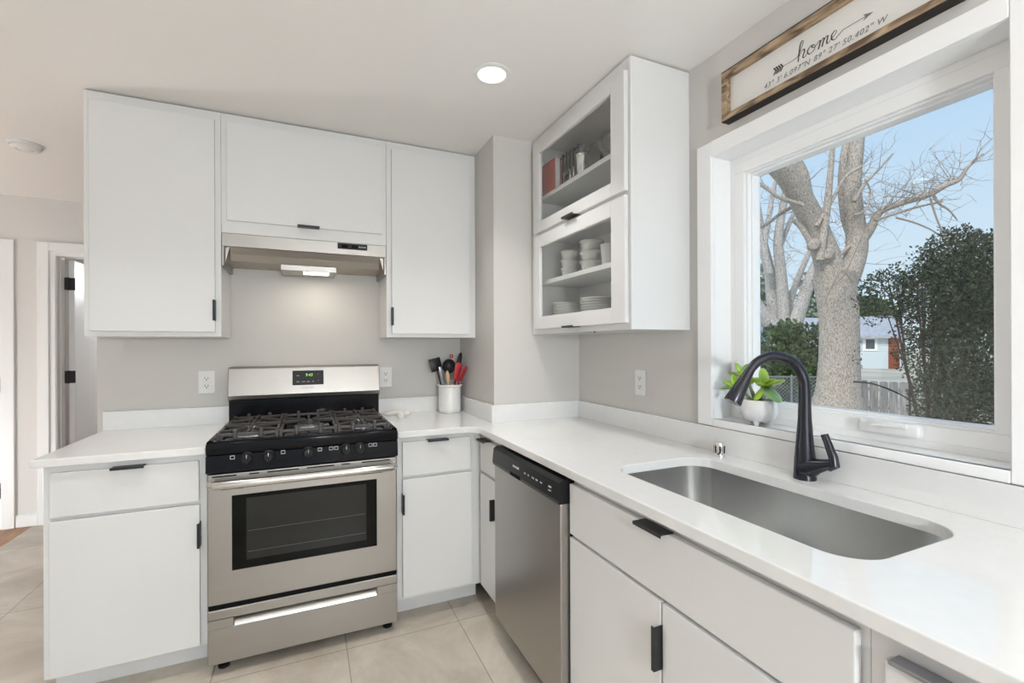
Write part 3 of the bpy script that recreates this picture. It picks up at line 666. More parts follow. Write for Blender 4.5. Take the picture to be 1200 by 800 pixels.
# ------------------------------------------------------------------ glass cabinet
GX, GY0, GY1, GZ0 = 1.135, 1.444, YC-.001, 1.3785
gc = thing('glass_cabinet', 'white wall cabinet with two glass doors beside the window', 'cabinet', (1.28, 1.87, GZ0))
b = MB(); tk = .018; gx1 = XW-.001
b.box(GX, gx1, GY0, GY0+tk, GZ0, ZT-.006, .001).box(GX, gx1, GY1-tk, GY1, GZ0, ZT-.006).box(gx1-.008, gx1, GY0+tk, GY1-tk, GZ0, ZT-.006)
b.box(GX+.019, gx1-.008, GY0+tk, GY1-tk, GZ0+.022, GZ0+.040).box(GX+.019, gx1-.008, GY0+tk, GY1-tk, ZT-.03, ZT-.006)
fy = .032; b.box(GX, GX+.019, GY0+tk, GY0+fy, GZ0, ZT-.006).box(GX, GX+.019, GY1-fy, GY1-tk, GZ0, ZT-.006)
b.box(GX, GX+.019, GY0+fy, GY1-fy, GZ0, GZ0+.05).box(GX, GX+.019, GY0+fy, GY1-fy, 1.872, 1.935).box(GX, GX+.019, GY0+fy, GY1-fy, 2.36, ZT-.006)
b.box(GX+.019, gx1-.008, GY0+tk, GY1-tk, 1.895, 1.913)
b.build('body', M['cab'], gc)
SHX0 = 1.165
for z in (2.100, 1.645): MB().box(SHX0, gx1-.009, GY0+tk+.001, GY1-tk-.001, z, z+.022, .001).build('shelf', M['cab'], gc)
for z0_, z1_, gz0, gz1 in ((1.912, 2.376, 1.968, 2.325), (1.404, 1.896, 1.468, 1.832)):
    b = MB(); ya, yb, iy0, iy1 = 1.457, 2.236, 1.546, 2.172
    b.box(GX-.021, GX-.001, ya, iy0, z0_, z1_, .002).box(GX-.021, GX-.001, iy1, yb, z0_, z1_, .002).box(GX-.021, GX-.001, iy0, iy1, z0_, gz0, .002).box(GX-.021, GX-.001, iy0, iy1, gz1, z1_, .002)
    d = b.build('door', M['cab'], gc)
    MB().box(GX-.008, GX-.005, iy0-.004, iy1+.004, gz0-.004, gz1+.004).build('pane', M['glass'], d)
    tab_zx(MB(), 1.80, 1.90, GX-.021, z0_-.0005, False).build('handle', M['blackmat'], d)
MB().box(GX+.004, GX+.010, 1.700, 1.708, GZ0-.004, GZ0, .001).build('door_bumper', M['gap'], gc)

# crockery
def bowl_proto(r, h):
    return [(0, 0), (r*.66, 0), (r*.70, .004), (r*.84, h*.5), (r*.90, h*.76), (r*.99, h*.82), (r, h*.97), (r*.98, h), (r*.93, h), (r*.80, h*.55), (r*.6, .006), (0, .006)]
ZS = 1.667
bo = None; names_ = ('lowest', 'middle', 'topmost')
for si, (yy, r, h, dz, nm) in enumerate(((2.135, .047, .058, .045, 'left stack of small bowls'), (1.925, .059, .062, .049, 'middle stack of wider bowls'))):
    for k_ in range(3):
        lb = 'white bowl, %s of the %s on the glass cabinet shelf' % (names_[k_], nm)
        loc = (1.275, yy, ZS+.0005+k_*dz)
        if k_ == 0:
            bo = MB().lathe(bowl_proto(r, h), (0, 0, 0), 28).build('bowl', M['porcelain'], None, True); bo.location = loc; tag(bo, lb, 'bowl', 'bowls on the cabinet shelf')
        else:
            o2 = bo.copy(); COL.objects.link(o2); o2.location = loc; o2['label'] = lb
o = MB().lathe([(0, 0), (.034, 0), (.037, .004), (.043, .08), (.046, .112), (.0435, .112), (.040, .08), (.034, .008), (0, .008)], (0, 0, 0), 28).build('tumbler', M['porcelain'], None, True)
o.location = (1.275, 1.772, ZS+.0005); tag(o, 'tall white ceramic tumbler right of the bowls on the shelf', 'cup', 'tumblers on the cabinet shelf')
ZP = GZ0+.0405
pl = None
NTH = ('lowest', 'second from bottom', 'third from bottom', 'fourth from bottom', 'fifth from bottom', 'fifth from top', 'fourth from top', 'third from top', 'second from top', 'topmost')
for yy, nm, n, r in ((2.150, 'left', 10, .080), (1.875, 'right', 10, .080)):
    for k_ in range(n):
        lb = 'white plate, %s of the %s plate stack in the glass cabinet' % (NTH[k_], nm)
        loc = (1.270, yy+random.uniform(-.002, .002), ZP+.0003+k_*.0122)
        if pl is None:
            pl = MB().lathe([(0, 0), (.05, 0), (.053, .002), (.078, .011), (.080, .0125), (.0785, .0145), (.052, .0065), (0, .006)], (0, 0, 0), 36).build('plate', M['porcelain'], None, True)
            pl.location = loc; tag(pl, lb, 'plate', 'plates in the glass cabinet')
        else:
            o2 = pl.copy(); COL.objects.link(o2); o2.location = loc; o2['label'] = lb
# things on the top shelf
ZU = 2.1225
t = thing('book', 'red book standing with its cover facing out at the left of the top shelf', 'book', (1.185, 2.185, ZU))
MB().box(1.168, 1.1705, 2.098, 2.274, ZU, ZU+.165, .0008).box(1.1985, 1.201, 2.098, 2.274, ZU, ZU+.165, .0008).box(1.168, 1.201, 2.2725, 2.2755, ZU, ZU+.165, .001).build('cover', M['redbook'], t)
MB().box(1.171, 1.198, 2.101, 2.272, ZU+.004, ZU+.161).build('pages', M['signboard'], t)
t = thing('bar_tool_stand', 'dark metal rack for hanging bar tools beside the red book', 'rack', (1.245, 2.075, ZU))
b = MB().box(1.212, 1.278, 1.992, 2.158, ZU, ZU+.008, .002).tube([(1.245, 2.152, ZU), (1.245, 2.152, ZU+.205)], .004, 8).tube([(1.245, 1.998, ZU), (1.245, 1.998, ZU+.205)], .004, 8).tube([(1.245, 2.168, ZU+.19), (1.245, 1.985, ZU+.19)], .0045, 8)
b.build('frame', M['rack'], t, True)
for i, (nm, y, hz, lb) in enumerate((('bar_spoon', 2.125, .05, 'slim bar spoon hanging nearest the red book'), ('bar_strainer', 2.092, .07, 'round bar strainer hanging second from the red book'), ('bar_knife', 2.059, .06, 'bar tool hanging third from the red book'), ('bar_opener', 2.026, .065, 'bar tool hanging nearest the silver shaker'))):
    t = thing(nm, lb, 'bar tool', (1.233, y, ZU+.05), 'tools hanging on the bar rack')
    MB().tube([(1.233, y, ZU+hz+.02), (1.233, y, ZU+.10)], .0022, 8).build('blade', M['steel_bright'], t, True)
    MB().tube([(1.233, y, ZU+.099), (1.233, y, ZU+.196)], [.006, .0045], 8).build('handle', M['rack'], t, True)
    if i == 1: MB().lathe([(.0, 0), (.016, 0), (.016, .003), (0, .003)], (0, 0, 0), 16, Matrix.Translation((1.233, y, ZU+hz)) @ Matrix.Rotation(1.57, 4, 'Y')).build('head', M['steel_bright'], t, True)
    else: MB().ell((1.233, y, ZU+hz), (.003, .009, .022)).build('head', M['steel_bright'], t, True)
t = thing('cocktail_shaker', 'silver cocktail shaker on the top shelf of the glass cabinet', 'shaker', (1.215, 1.908, ZU))
MB().lathe([(0, 0), (.025, 0), (.027, .003), (.033, .098), (.035, .100), (.035, .108), (.033, .110)], (1.215, 1.908, ZU), 28).build('body', M['steel_bright'], t, True)
MB().lathe([(.033, .109), (.031, .118), (.022, .126), (.018, .128), (.018, .150), (.015, .154), (0, .154)], (1.215, 1.908, ZU), 28).build('cap', M['grey'], t, True)
def glassware(nm, x, y, prof, lb):
    o = MB().lathe(prof, (0, 0, 0), 28).build(nm, M['glass2'], None, True); o.location = (x, y, ZU+.0005); tag(o, lb, 'glass', 'glassware on the top shelf'); return o
wg = [(0, 0), (.030, 0), (.028, .003), (.005, .006), (.004, .04), (.012, .047), (.032, .07), (.038, .095), (.032, .125), (.031, .125), (.037, .095), (.031, .072), (.010, .050), (0, .048)]
glassware('decanter', 1.215, 1.812, [(0, 0), (.026, 0), (.040, .012), (.047, .042), (.042, .072), (.022, .098), (.019, .122), (.017, .122), (.020, .098), (.040, .072), (.045, .042), (.038, .014), (0, .004)], 'round clear glass decanter right of the cocktail shaker')
glassware('wine_glass', 1.215, 1.690, wg, 'clear stemmed glass nearest the right door stile')
glassware('wine_glass', 1.330, 1.87, wg, 'clear stemmed glass behind the shaker and decanter')

# ------------------------------------------------------------------ outlets
def outlet(p, face, label):
    t = thing('electrical_outlet', label, 'outlet', p, 'white wall outlets')
    T = Matrix.Translation(p) @ face
    pt = MB().box(-.0365, .0365, -.0595, .0595, .0003, .006, .002, 2, T).build('cover_plate', M['white'], t)
    for z in (-.020, .020):
        r = MB().box(-.0165, .0165, z-.0145, z+.0145, .006, .0078, .001, 1, T).build('receptacle', M['white'], t)
        s_ = MB().box(-.008, -.0055, z-.002, z+.007, .0078, .0083, 0, 1, T).box(.0055, .008, z-.002, z+.007, .0078, .0083, 0, 1, T).box(-.0025, .0025, z-.010, z-.005, .0078, .0083, 0, 1, T)
        s_.build('slot', M['gap'], r)
outlet((-.476, W, 1.133), FACE_Y, 'white outlet on the wall left of the range backguard')
outlet((.436, W, 1.133), FACE_Y, 'white outlet on the wall right of the range backguard')
outlet((XW, 1.754, 1.143), FACE_X, 'white outlet under the glass cabinet near the window')

# ------------------------------------------------------------------ sign over the window
t = thing('wall_sign', 'wood framed white home sign above the window', 'sign', (XW, .905, 2.22))
sy0, sy1, sz0, sz1 = .561, 1.249, 2.134, 2.310
b = MB(); fx0, fx1, fw = XW-.040, XW-.001, .021
b.box(fx0, fx1, sy0, sy1, sz0, sz0+fw, .0015).box(fx0, fx1, sy0, sy1, sz1-fw, sz1, .0015).box(fx0, fx1, sy0, sy0+fw, sz0+fw, sz1-fw, .0015).box(fx0, fx1, sy1-fw, sy1, sz0+fw, sz1-fw, .0015)
b.build('frame', M['signwood'], t)
MB().box(XW-.016, XW-.002, sy0+fw, sy1-fw, sz0+fw, sz1-fw).build('board', M['signboard'], t)
SXF = XW-.0166
def ribbon(strokes, w0, name, mt_, par):
    b = MB()
    for st in strokes:
        P = cat_rom([(p[0], p[1], 0) for p in st], 7) if len(st) > 2 else [Vector((p[0], p[1], 0)) for p in st]
        L = []
        for i, p in enumerate(P):
            d_ = (P[min(i+1, len(P)-1)]-P[max(i-1, 0)]).normalized(); n = Vector((-d_.y, d_.x, 0))
            wd = w0*(.55+.75*max(0, -d_.y))
            L.append((p+n*wd, p-n*wd))
        V = [[b.bm.verts.new((SXF-dz_, SYC-q.x, SZC+q.y)) for q in pr for dz_ in (0, .0006)] for pr in L]
        for a_, c_ in zip(V, V[1:]):
            b.bm.faces.new((a_[1], a_[3], c_[3], c_[1])); b.bm.faces.new((a_[0], c_[0], c_[2], a_[2]))
            b.bm.faces.new((a_[0], a_[1], c_[1], c_[0])); b.bm.faces.new((a_[2], c_[2], c_[3], a_[3]))
    return b.build(name, mt_, par)
SYC, SZC = .903, 2.221
h_ = [[(-.093, -.001), (-.080, .004), (-.064, .038), (-.058, .062), (-.064, .066), (-.071, .045), (-.078, -.024)], [(-.078, -.010), (-.066, .018), (-.056, .022), (-.054, .010), (-.060, -.012), (-.054, -.019), (-.046, -.010)],
      [(-.020, .017), (-.034, .016), (-.043, 0), (-.038, -.016), (-.026, -.016), (-.016, -.002), (-.018, .012), (-.028, .014), (-.020, .002), (-.008, .010)],
      [(-.008, .010), (.001, .018), (.002, .006), (-.004, -.020)], [(-.002, -.004), (.010, .018), (.016, .016), (.012, -.002), (.009, -.018)], [(.011, -.004), (.022, .018), (.029, .016), (.025, -.006), (.027, -.017), (.036, -.012)],
      [(.036, -.008), (.050, .002), (.058, .014), (.052, .021), (.042, .010), (.042, -.010), (.052, -.018), (.064, -.008), (.078, .004)]]
h_ = [[(p[0]*.86-.002, p[1]*.64) for p in st] for st in h_]
ribbon(h_, .0014, 'script_word', M['ink'], t)
ribbon([[(-.123, -.001), (-.081, -.001)], [(.065, .0026), (.128, .0026)]], .0011, 'arrow_shaft', M['ink'], t)
b = MB(); 
def tri(pts):
    A = [b.bm.verts.new((SXF, SYC-p[0], SZC+p[1])) for p in pts]; B = [b.bm.verts.new((SXF-.0006, SYC-p[0], SZC+p[1])) for p in pts]
    b.bm.faces.new(A); b.bm.faces.new(B)
    for i in range(len(pts)): b.bm.faces.new((A[i], A[(i+1) % len(pts)], B[(i+1) % len(pts)], B[i]))
tri([(.119, .011), (.144, .0026), (.119, -.006), (.125, .0026)])
b.build('arrow_head', M['ink2'], t)
b = MB()
for i in range(4):
    x = -.149+i*.008
    tri([(x-.006, .011), (x-.001, .011), (x+.007, -.001), (x+.002, -.001)]); tri([(x-.006, -.013), (x-.001, -.013), (x+.007, -.001), (x+.002, -.001)])
b.build('arrow_fletching', M['ink'], t)
text('latitude', '43\u00b0 3\' 6.097"N', .0232, (SXF-.0002, 1.014, 2.186), FACE_X, M['ink2'], t, shear=.25, ext=.0003, space=1.12)
text('longitude', '89\u00b0 27\' 50.402" W', .0232, (SXF-.0002, .826, 2.186), FACE_X, M['ink2'], t, shear=.25, ext=.0003, space=1.12)
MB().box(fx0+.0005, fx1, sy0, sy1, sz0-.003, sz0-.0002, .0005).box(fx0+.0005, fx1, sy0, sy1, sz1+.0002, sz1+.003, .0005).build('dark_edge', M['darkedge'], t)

# ------------------------------------------------------------------ counter things
CR = (.800, 2.768)
t = thing('utensil_crock', 'white ribbed ceramic crock of utensils in the counter corner', 'crock', (*CR, ZC))
prof = [(0, 0), (.062, 0), (.066, .004)]
for i in range(1, 8): prof += [(.0675+.0006*(i % 2), .004+i*.0195), (.0668, .008+i*.0195)]
prof += [(.067, .158), (.074, .160), (.075, .168), (.073, .171), (.066, .170), (.0625, .160), (.060, .008), (0, .007)]
MB().lathe(prof, (*CR, ZC), 36).build('pot', M['crock'], t, True)
def tool(nm, lb, foot, head, mh, mhd, shape, rh=.006, seg=(.62,)):
    t = thing(nm, lb, 'utensil', (CR[0]+foot[0], CR[1]+foot[1], ZC+.02), 'utensils in the white crock')
    a = Vector((CR[0]+foot[0], CR[1]+foot[1], ZC+.02)); c = Vector(head); d = (c-a).normalized()
    L = (c-a).length
    MB().tube([a, a+d*L*.5, a+d*(L-shape[1]*.75)], [rh, rh*.85, rh*.8], 10).build('handle', mh, t, True)
    side = d.cross(Vector((0, 1, 0))).normalized(); nrm = side.cross(d).normalized()
    R = Matrix((side, nrm, d)).transposed().to_4x4()
    b = MB()
    if shape[0] == 'flat': b.box(-shape[2], shape[2], -.003, .003, -shape[1], shape[1], .0028, 2, Matrix.Translation(c) @ R)
    elif shape[0] == 'round': b.ell(c, (shape[2], shape[3], shape[1]), R, 16, 12)
    elif shape[0] == 'ring':
        pts = [c + side*math.cos(q)*shape[2] + d*math.sin(q)*shape[1] for q in [2*math.pi*i/16 for i in range(17)]]; b.tube(pts, .0035, 8)
    b.build('head', mhd, t, True)
ZR = ZC+.171
tool('spatula', 'black square turner leaning at the left of the crock', (-.010, .020), (.722, 2.800, 1.205), M['blackplas'], M['blackplas'], ('flat', .040, .036))
tool('tongs', 'grey metal handled tool at the crock front left', (-.015, -.020), (.738, 2.735, 1.165), M['grey'], M['grey'], ('flat', .030, .010))
tool('ladle', 'round black ladle standing in the middle of the crock', (-.005, .022), (.798, 2.772, 1.195), M['blackplas'], M['blackplas'], ('round', .045, .042, .03))
tool('wooden_spoon', 'pale wooden spoon in front of the black ladle', (-.005, -.040), (.772, 2.712, 1.135), M['tan'], M['tan'], ('round', .038, .012, .006))
tool('spatula', 'bright red spatula at the right of the ladle', (.012, -.012), (.842, 2.738, 1.165), M['red'], M['red'], ('flat', .052, .021))
tool('serving_spoon', 'tall narrow black spoon behind the red spatula', (.010, .030), (.872, 2.800, 1.225), M['blackplas'], M['blackplas'], ('round', .055, .014, .008))
tool('spatula', 'dark red spatula leaning against the right side wall', (-.012, -.002), (.864, 2.716, 1.150), M['dred'], M['dred'], ('flat', .050, .017))
tool('whisk', 'pale handled tool with a red loop at the back of the crock', (-.02, .03), (.822, 2.80, 1.255), M['white'], M['red'], ('ring', .010, .009), .004)
t = thing('spoon_rest', 'small white ceramic spoon rest on the counter right of the range', 'spoon rest', (.47, 2.70, ZC))
MB().tube([(.410, 2.745, ZC+.016), (.425, 2.74, ZC+.018), (.455, 2.725, ZC+.020), (.485, 2.705, ZC+.022), (.505, 2.69, ZC+.024)], [.005, .011, .014, .016, .012], 12).build('handle', M['cloth'], t, True)
MB().lathe([(0, 0), (.022, 0), (.025, .006), (.024, .026), (.018, .032), (0, .033)], (.490, 2.668, ZC), 20).build('base', M['cloth'], t, True)
MB().ell((.530, 2.715, ZC+.017), (.022, .013, .012)).build('tip', M['cloth'], t, True)

# planter
PX, PY, PZ = 1.452, 1.143, 1.0365
t = thing('potted_succulent', 'green succulent in a white footed pot on the window sill', 'potted plant', (PX, PY, PZ))
MB().lathe([(0, .012), (.030, .012), (.046, .020), (.056, .040), (.058, .060), (.054, .082), (.051, .088), (.047, .088), (.050, .078), (.050, .06), (.04, .04), (0, .035)], (PX, PY, PZ), 32).build('pot', M['planter'], t, True)
for k_ in range(4):
    a = math.radians(20+90*k_); MB().tube([(PX+.028*math.cos(a), PY+.028*math.sin(a), PZ), (PX+.033*math.cos(a), PY+.033*math.sin(a), PZ+.020)], [.007, .012], 10).build('foot', M['planter'], t, True)
MB().lathe([(0, .078), (.0495, .078), (.0495, .074), (0, .074)], (PX, PY, PZ), 24).build('soil', M['soil'], t)
stems = [((0, 0), (.004, -.02, .055)), ((.0, .01), (-.015, .035, .06)), ((-.005, .02), (-.03, .075, .05)), ((0, .015), (-.01, .055, .09))]
b = MB()
for (sx_, sy_), (ex, ey, ez_) in stems:
    b.tube([(PX+sx_, PY+sy_, PZ+.077), (PX+(sx_+ex)/2, PY+(sy_+ey)/2, PZ+.08+ez_*.6), (PX+ex, PY+ey, PZ+.08+ez_)], [.006, .005, .004], 8)
b.build('stem', M['stem'], t, True)
def leaf(c, d, L, wd, mt_):
    d = Vector(d).normalized(); up = Vector((0, 0, 1)) if abs(d.z) < .9 else Vector((0, 1, 0))
    s_ = d.cross(up).normalized(); n = s_.cross(d)
    R = Matrix((d, s_, n)).transposed().to_4x4(); c = Vector(c)
    MB().ell(c+d*L*.5, (L*.55, wd*1.3, .007), R, 14, 8).build('leaf', mt_, t, True)
TT = [Vector((PX+e_[1][0], PY+e_[1][1], PZ+.08+e_[1][2])) for e_ in stems]
for (ti, d_, L, wd, g_) in ((0, (-.1, .1, 1), .062, .019, 1), (0, (0, -.9, .35), .072, .021, 0), (0, (-.2, -.75, -.55), .080, .021, 1), (0, (-.5, .2, -.7), .060, .016, 0), (0, (-.3, -.8, .6), .05, .018, 0), (0, (.1, .6, .4), .05, .018, 1),
                           (0, (-.7, -.1, .3), .04, .016, 0), (1, (-.4, .2, .9), .05, .017, 1), (1, (-.4, -.5, .5), .045, .016, 0), (1, (-.6, .4, -.4), .045, .016, 1),
                           (2, (0, .9, .3), .050, .017, 0), (2, (-.3, .9, -.2), .055, .012, 1), (2, (-.4, .3, -.8), .048, .013, 1), (2, (.2, .3, .9), .045, .016, 0),
                           (3, (-.2, .5, .9), .050, .018, 0), (3, (0, .95, .1), .065, .013, 1), (3, (-.1, -.4, .9), .045, .016, 1), (3, (-.5, -.3, .2), .045, .016, 0)):
    leaf(TT[ti], d_, L, wd, M['succ2'] if g_ and ti >= 2 or (ti == 0 and g_ and L > .07) else M['succ'])

# ------------------------------------------------------------------ the yard beyond the window
EYEP = Vector((0, 0, EYE))
def yard(u, v, d):         # a point seen in that direction, d metres out along the view
    a = (u-CX)/F_PX; bb = -(v-CY)/F_PX
    return EYEP + (cr*a + cu*bb + fwd)*d
def gz(p):                 # the yard falls gently away from the house, then rises to the neighbours
    r = p.x*.8+p.y*.5
    pts = [(0, -.35), (6, -.36), (10, -.40), (12.5, -.62), (16, -.70), (30, -.35), (60, -.2), (200, 0)]
    for (a, za), (c, zc) in zip(pts, pts[1:]):
        if r <= c: return za+(zc-za)*(max(r, a)-a)/(c-a)
    return 0
b = MB(); N = 44
xs_ = [XW+.17+140*(i/N)**2.2 for i in range(N+1)]; ys_ = [-70+170*j/N for j in range(N+1)]
G = [[b.bm.verts.new((x, y, gz(Vector((x, y, 0))))) for y in ys_] for x in xs_]
for i in range(N):
    for j in range(N): b.bm.faces.new((G[i][j], G[i+1][j], G[i+1][j+1], G[i][j+1]))
gmt, t_, bs_ = nodemat('yard ground')
tc_ = t_.nodes.new('ShaderNodeTexCoord'); n1 = t_.nodes.new('ShaderNodeTexNoise'); n1.inputs['Scale'].default_value = .25; n1.inputs['Detail'].default_value = 8
r1 = t_.nodes.new('ShaderNodeValToRGB'); r1.color_ramp.elements[0].position = .35; r1.color_ramp.elements[1].position = .62
r1.color_ramp.elements[0].color = (.40, .36, .27, 1); r1.color_ramp.elements[1].color = (.62, .56, .47, 1)
t_.links.new(tc_.outputs['Object'], n1.inputs['Vector']); t_.links.new(n1.outputs['Fac'], r1.inputs[0]); t_.links.new(r1.outputs[0], bs_.inputs['Base Color']); bs_.inputs['Roughness'].default_value = 1
struct('ground', b, gmt)

def limb(mb, px, d, rad, depth=None, seg=10):
    pts = [yard(u, v, d+(depth[i] if depth else 0)) for i, (u, v) in enumerate(px)]
    P = cat_rom(pts, 5); n = len(pts)
    R_l = []
    for i in range(len(P)):
        f = i/5; k_ = min(int(f), n-2); R_l.append((rad[k_]+(rad[k_+1]-rad[k_])*(f-k_))*d/F_PX/2)
    mb.tube(P, R_l, seg); return P
def twigs(mb, P, n, L, r0, rnd, levels=2):
    for _ in range(n):
        p = rnd.choice(P); d = Vector((rnd.uniform(-1, 1), rnd.uniform(-1, 1), rnd.uniform(-.5, 1))).normalized()
        pts = [p]; l = L*rnd.uniform(.5, 1.2)
        for k_ in range(5):
            d = (d+Vector((rnd.uniform(-.35, .35), rnd.uniform(-.35, .35), rnd.uniform(-.25, .30)))).normalized(); pts.append(pts[-1]+d*l/5)
        mb.tube(pts, [r0*(1-.16*k_) for k_ in range(6)], 5)
        if levels > 1: twigs(mb, pts[2:], 3, L*.55, r0*.6, rnd, levels-1)
rnd = random.Random(3)
D = 12.0
base = yard(980, 480, D); base.z = gz(base)
t = thing('bare_tree', 'large bare tree with a thick forked trunk in the yard', 'tree', base)
b = MB()
bp_ = [(981, 492), (981, 476), (982, 455), (983, 420), (983, 380), (980, 345), (976, 322)]
trunk = limb(b, bp_, D, [64, 54, 45, 41, 40, 42, 44], None, 16)
L1 = limb(b, [(976, 330), (968, 300), (958, 272), (945, 245), (930, 218), (912, 196), (880, 172), (850, 150)], D, [32, 28, 26, 26, 24, 22, 18, 14], [0, 0, 0, -.1, -.3, -.5, -.8, -1], 14)
L2 = limb(b, [(985, 345), (996, 318), (1004, 290), (1002, 262), (999, 232), (1000, 205), (1004, 170), (1008, 130), (1012, 90)], D, [26, 25, 23, 21, 19, 17, 15, 13, 10], [0, .1, .2, .2, .2, .2, .2, .2, .2], 14)
L3 = limb(b, [(1008, 285), (1020, 268), (1028, 252), (1038, 244), (1062, 236), (1088, 228), (1108, 217), (1124, 210), (1134, 196), (1152, 180)], D, [12, 10, 8, 7.5, 7, 7, 6, 5, 3.5, 2], [.1, 0, -.1, -.2, -.3, -.4, -.5, -.6, -.7, -.8])
more = [([(955, 262), (945, 228), (938, 200), (920, 170)], [14, 14, 14, 12], .5), ([(961, 305), (966, 270), (969, 245), (972, 215), (975, 180), (978, 140)], [9, 8, 8, 7, 6, 5], -.3), ([(1003, 285), (992, 255), (988, 215), (990, 180), (996, 150)], [13, 12, 11, 9, 6], .35),
        ([(940, 240), (915, 232), (900, 222), (886, 212)], [6, 5, 4, 4], -.5), ([(936, 238), (915, 250), (897, 264), (886, 268)], [5, 4, 3, 3], .4), ([(1001, 236), (1016, 212), (1030, 198), (1046, 180)], [5, 4, 3, 2], -.3),
        ([(1001, 252), (1014, 246), (1020, 226), (1014, 210)], [3, 2.5, 2, 2], -.6), ([(1026, 258), (1070, 244), (1105, 236)], [3, 2.5, 1.5], -.3), ([(1094, 229), (1100, 238), (1112, 246), (1122, 258)], [3.5, 3, 2, 1.5], -.5),
        ([(950, 285), (940, 268), (930, 258)], [7, 6, 5], -.2), ([(965, 305), (985, 298), (995, 288)], [5, 5, 4], .1), ([(957, 265), (975, 235), (990, 208), (1010, 195)], [5, 4, 3.5, 3], -.3)]
allp = L1+L2+L3
for px, rd, dz_ in more: allp += limb(b, px, D+dz_, rd, None, 8)
wood_ = b.build('trunk', M['bark'], t, True, 60)
b = MB()
for u, v in ((954, 287), (970, 298), (986, 320)): 
    p = yard(u, v, D-.32); q = (EYEP-p).normalized(); b.tube([p-q*.15, p, p+q*.10], [.17, .14, .10], 12)
b.build('burl', M['bark'], t, True)
b = MB(); twigs(b, L1+L2+L3[8:]+L3[8:], 60, 1.2, .011, rnd, 2); twigs(b, L3[5:40], 40, .9, .008, rnd, 2); twigs(b, allp, 60, .8, .009, rnd, 2)
for px in ([(1090, 232), (1100, 262), (1115, 285), (1135, 292), (1164, 293)], [(1050, 255), (1075, 262), (1100, 275), (1120, 300)], [(1000, 330), (985, 318), (970, 345), (965, 360)], [(1010, 275), (990, 320), (975, 335)], [(1128, 262), (1140, 275), (1160, 285)]):
    limb(b, px, D-.9, [2.4, 2.0, 1.6, 1.2, .8][:len(px)], None, 5)
o = b.build('twigs', M['twig'], t); o['kind'] = 'stuff'
# paler clump of trunks further off
D2 = 19.0
base = yard(915, 420, D2); base.z = gz(base)
t = thing('bare_tree', 'paler multi stemmed bare tree left of the thick trunk', 'tree', base)
b = MB(); allp = []
for px, rd, dz_ in (([(918, 440), (916, 405), (908, 385), (895, 372), (882, 352)], [34, 30, 20, 17, 16], 0), ([(914, 400), (907, 360), (902, 320), (894, 285), (888, 250), (880, 200)], [18, 15, 12, 10, 9, 8], .4), ([(920, 400), (918, 360), (915, 320), (912, 280), (918, 240), (925, 200)], [16, 14, 12, 10, 8, 6], 0),
                    ([(925, 400), (935, 370), (945, 340), (953, 318), (962, 300)], [18, 15, 13, 12, 10], -.4), ([(922, 375), (930, 340), (944, 305), (952, 290)], [8, 7, 6, 5], .5), ([(924, 345), (938, 332), (955, 322)], [6, 5, 5], .8),
                    ([(902, 320), (896, 290), (900, 262), (905, 230), (912, 200)], [8, 7, 6, 5, 4], -.3), ([(914, 290), (925, 262), (935, 240)], [6, 5, 4], .3)):
    allp += limb(b, px, D2+dz_, rd, None, 10)
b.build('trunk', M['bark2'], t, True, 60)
b = MB(); twigs(b, [p for p in allp if p.z > 2.5], 60, 1.4, .012, rnd, 2); o = b.build('twigs', M['twig'], t); o['kind'] = 'stuff'

def foliage(blobs, n, size, rnd, shell=.55):
    b = MB(); tot = sum(r[0]*r[1]*r[2] for c, r in blobs)
    for c, r in blobs:
        for _ in range(int(n*(r[0]*r[1]*r[2])/tot)):
            while True:
                q = Vector((rnd.uniform(-1, 1), rnd.uniform(-1, 1), rnd.uniform(-1, 1)))
                if shell < q.length < 1.06: break
            p = Vector((c[0]+q.x*r[0], c[1]+q.y*r[1], c[2]+q.z*r[2]))
            d = (q.normalized()*.6+Vector((rnd.uniform(-1, 1), rnd.uniform(-1, 1), rnd.uniform(-.6, 1)))).normalized()
            s_ = d.cross(Vector((rnd.uniform(-1, 1), rnd.uniform(-1, 1), rnd.uniform(-1, 1)))).normalized()
            l = size*rnd.uniform(.6, 1.5); wd = l*.34
            vs = [b.bm.verts.new(x) for x in (p, p+d*l*.5+s_*wd, p+d*l, p+d*l*.5-s_*wd)]
            b.bm.faces.new(vs)
    return b
def bush(nm, lb, cat, blobs_px, d, n, size, mt_, seed, core=None, shell=.5, foot=None):
    rnd = random.Random(seed); blobs = []
    for u, v, ru, rv, dd in blobs_px:
        c = yard(u, v, d+dd); k_ = (d+dd)/F_PX
        blobs.append((c, (ru*k_, ru*k_*.9, rv*k_)))
    fx = sum(c.x for c, r in blobs)/len(blobs); fy_ = sum(c.y for c, r in blobs)/len(blobs)
    z = gz(Vector((fx, fy_, 0))); t = thing(nm, lb, cat, (fx, fy_, z))
    foliage(blobs, n, size, rnd, shell).build('foliage', mt_, t, fix=False)
    b = MB()
    for (c, r), px_ in zip(blobs, blobs_px):
        if px_[2] < 17: continue
        p0 = Vector((fx+rnd.uniform(-.1, .1), fy_+rnd.uniform(-.1, .1), z)); mid = (p0+Vector(c))/2+Vector((rnd.uniform(-.1, .1), rnd.uniform(-.1, .1), 0))
        b.tube([p0, mid, Vector(c)+Vector((0, 0, r[2]*.4))], [.032, .022, .008], 7)
        for _ in range(5):
            q = Vector((rnd.uniform(-1, 1), rnd.uniform(-1, 1), rnd.uniform(-.5, 1))).normalized(); b.tube([mid, Vector(c)+Vector((q.x*r[0]*.4, q.y*r[1]*.4, q.z*r[2]*.4)), Vector(c)+Vector((q.x*r[0]*.9, q.y*r[1]*.9, q.z*r[2]*.9))], [.012, .008, .003], 5)
    b.build('stem', M['darkstem'], t, True)
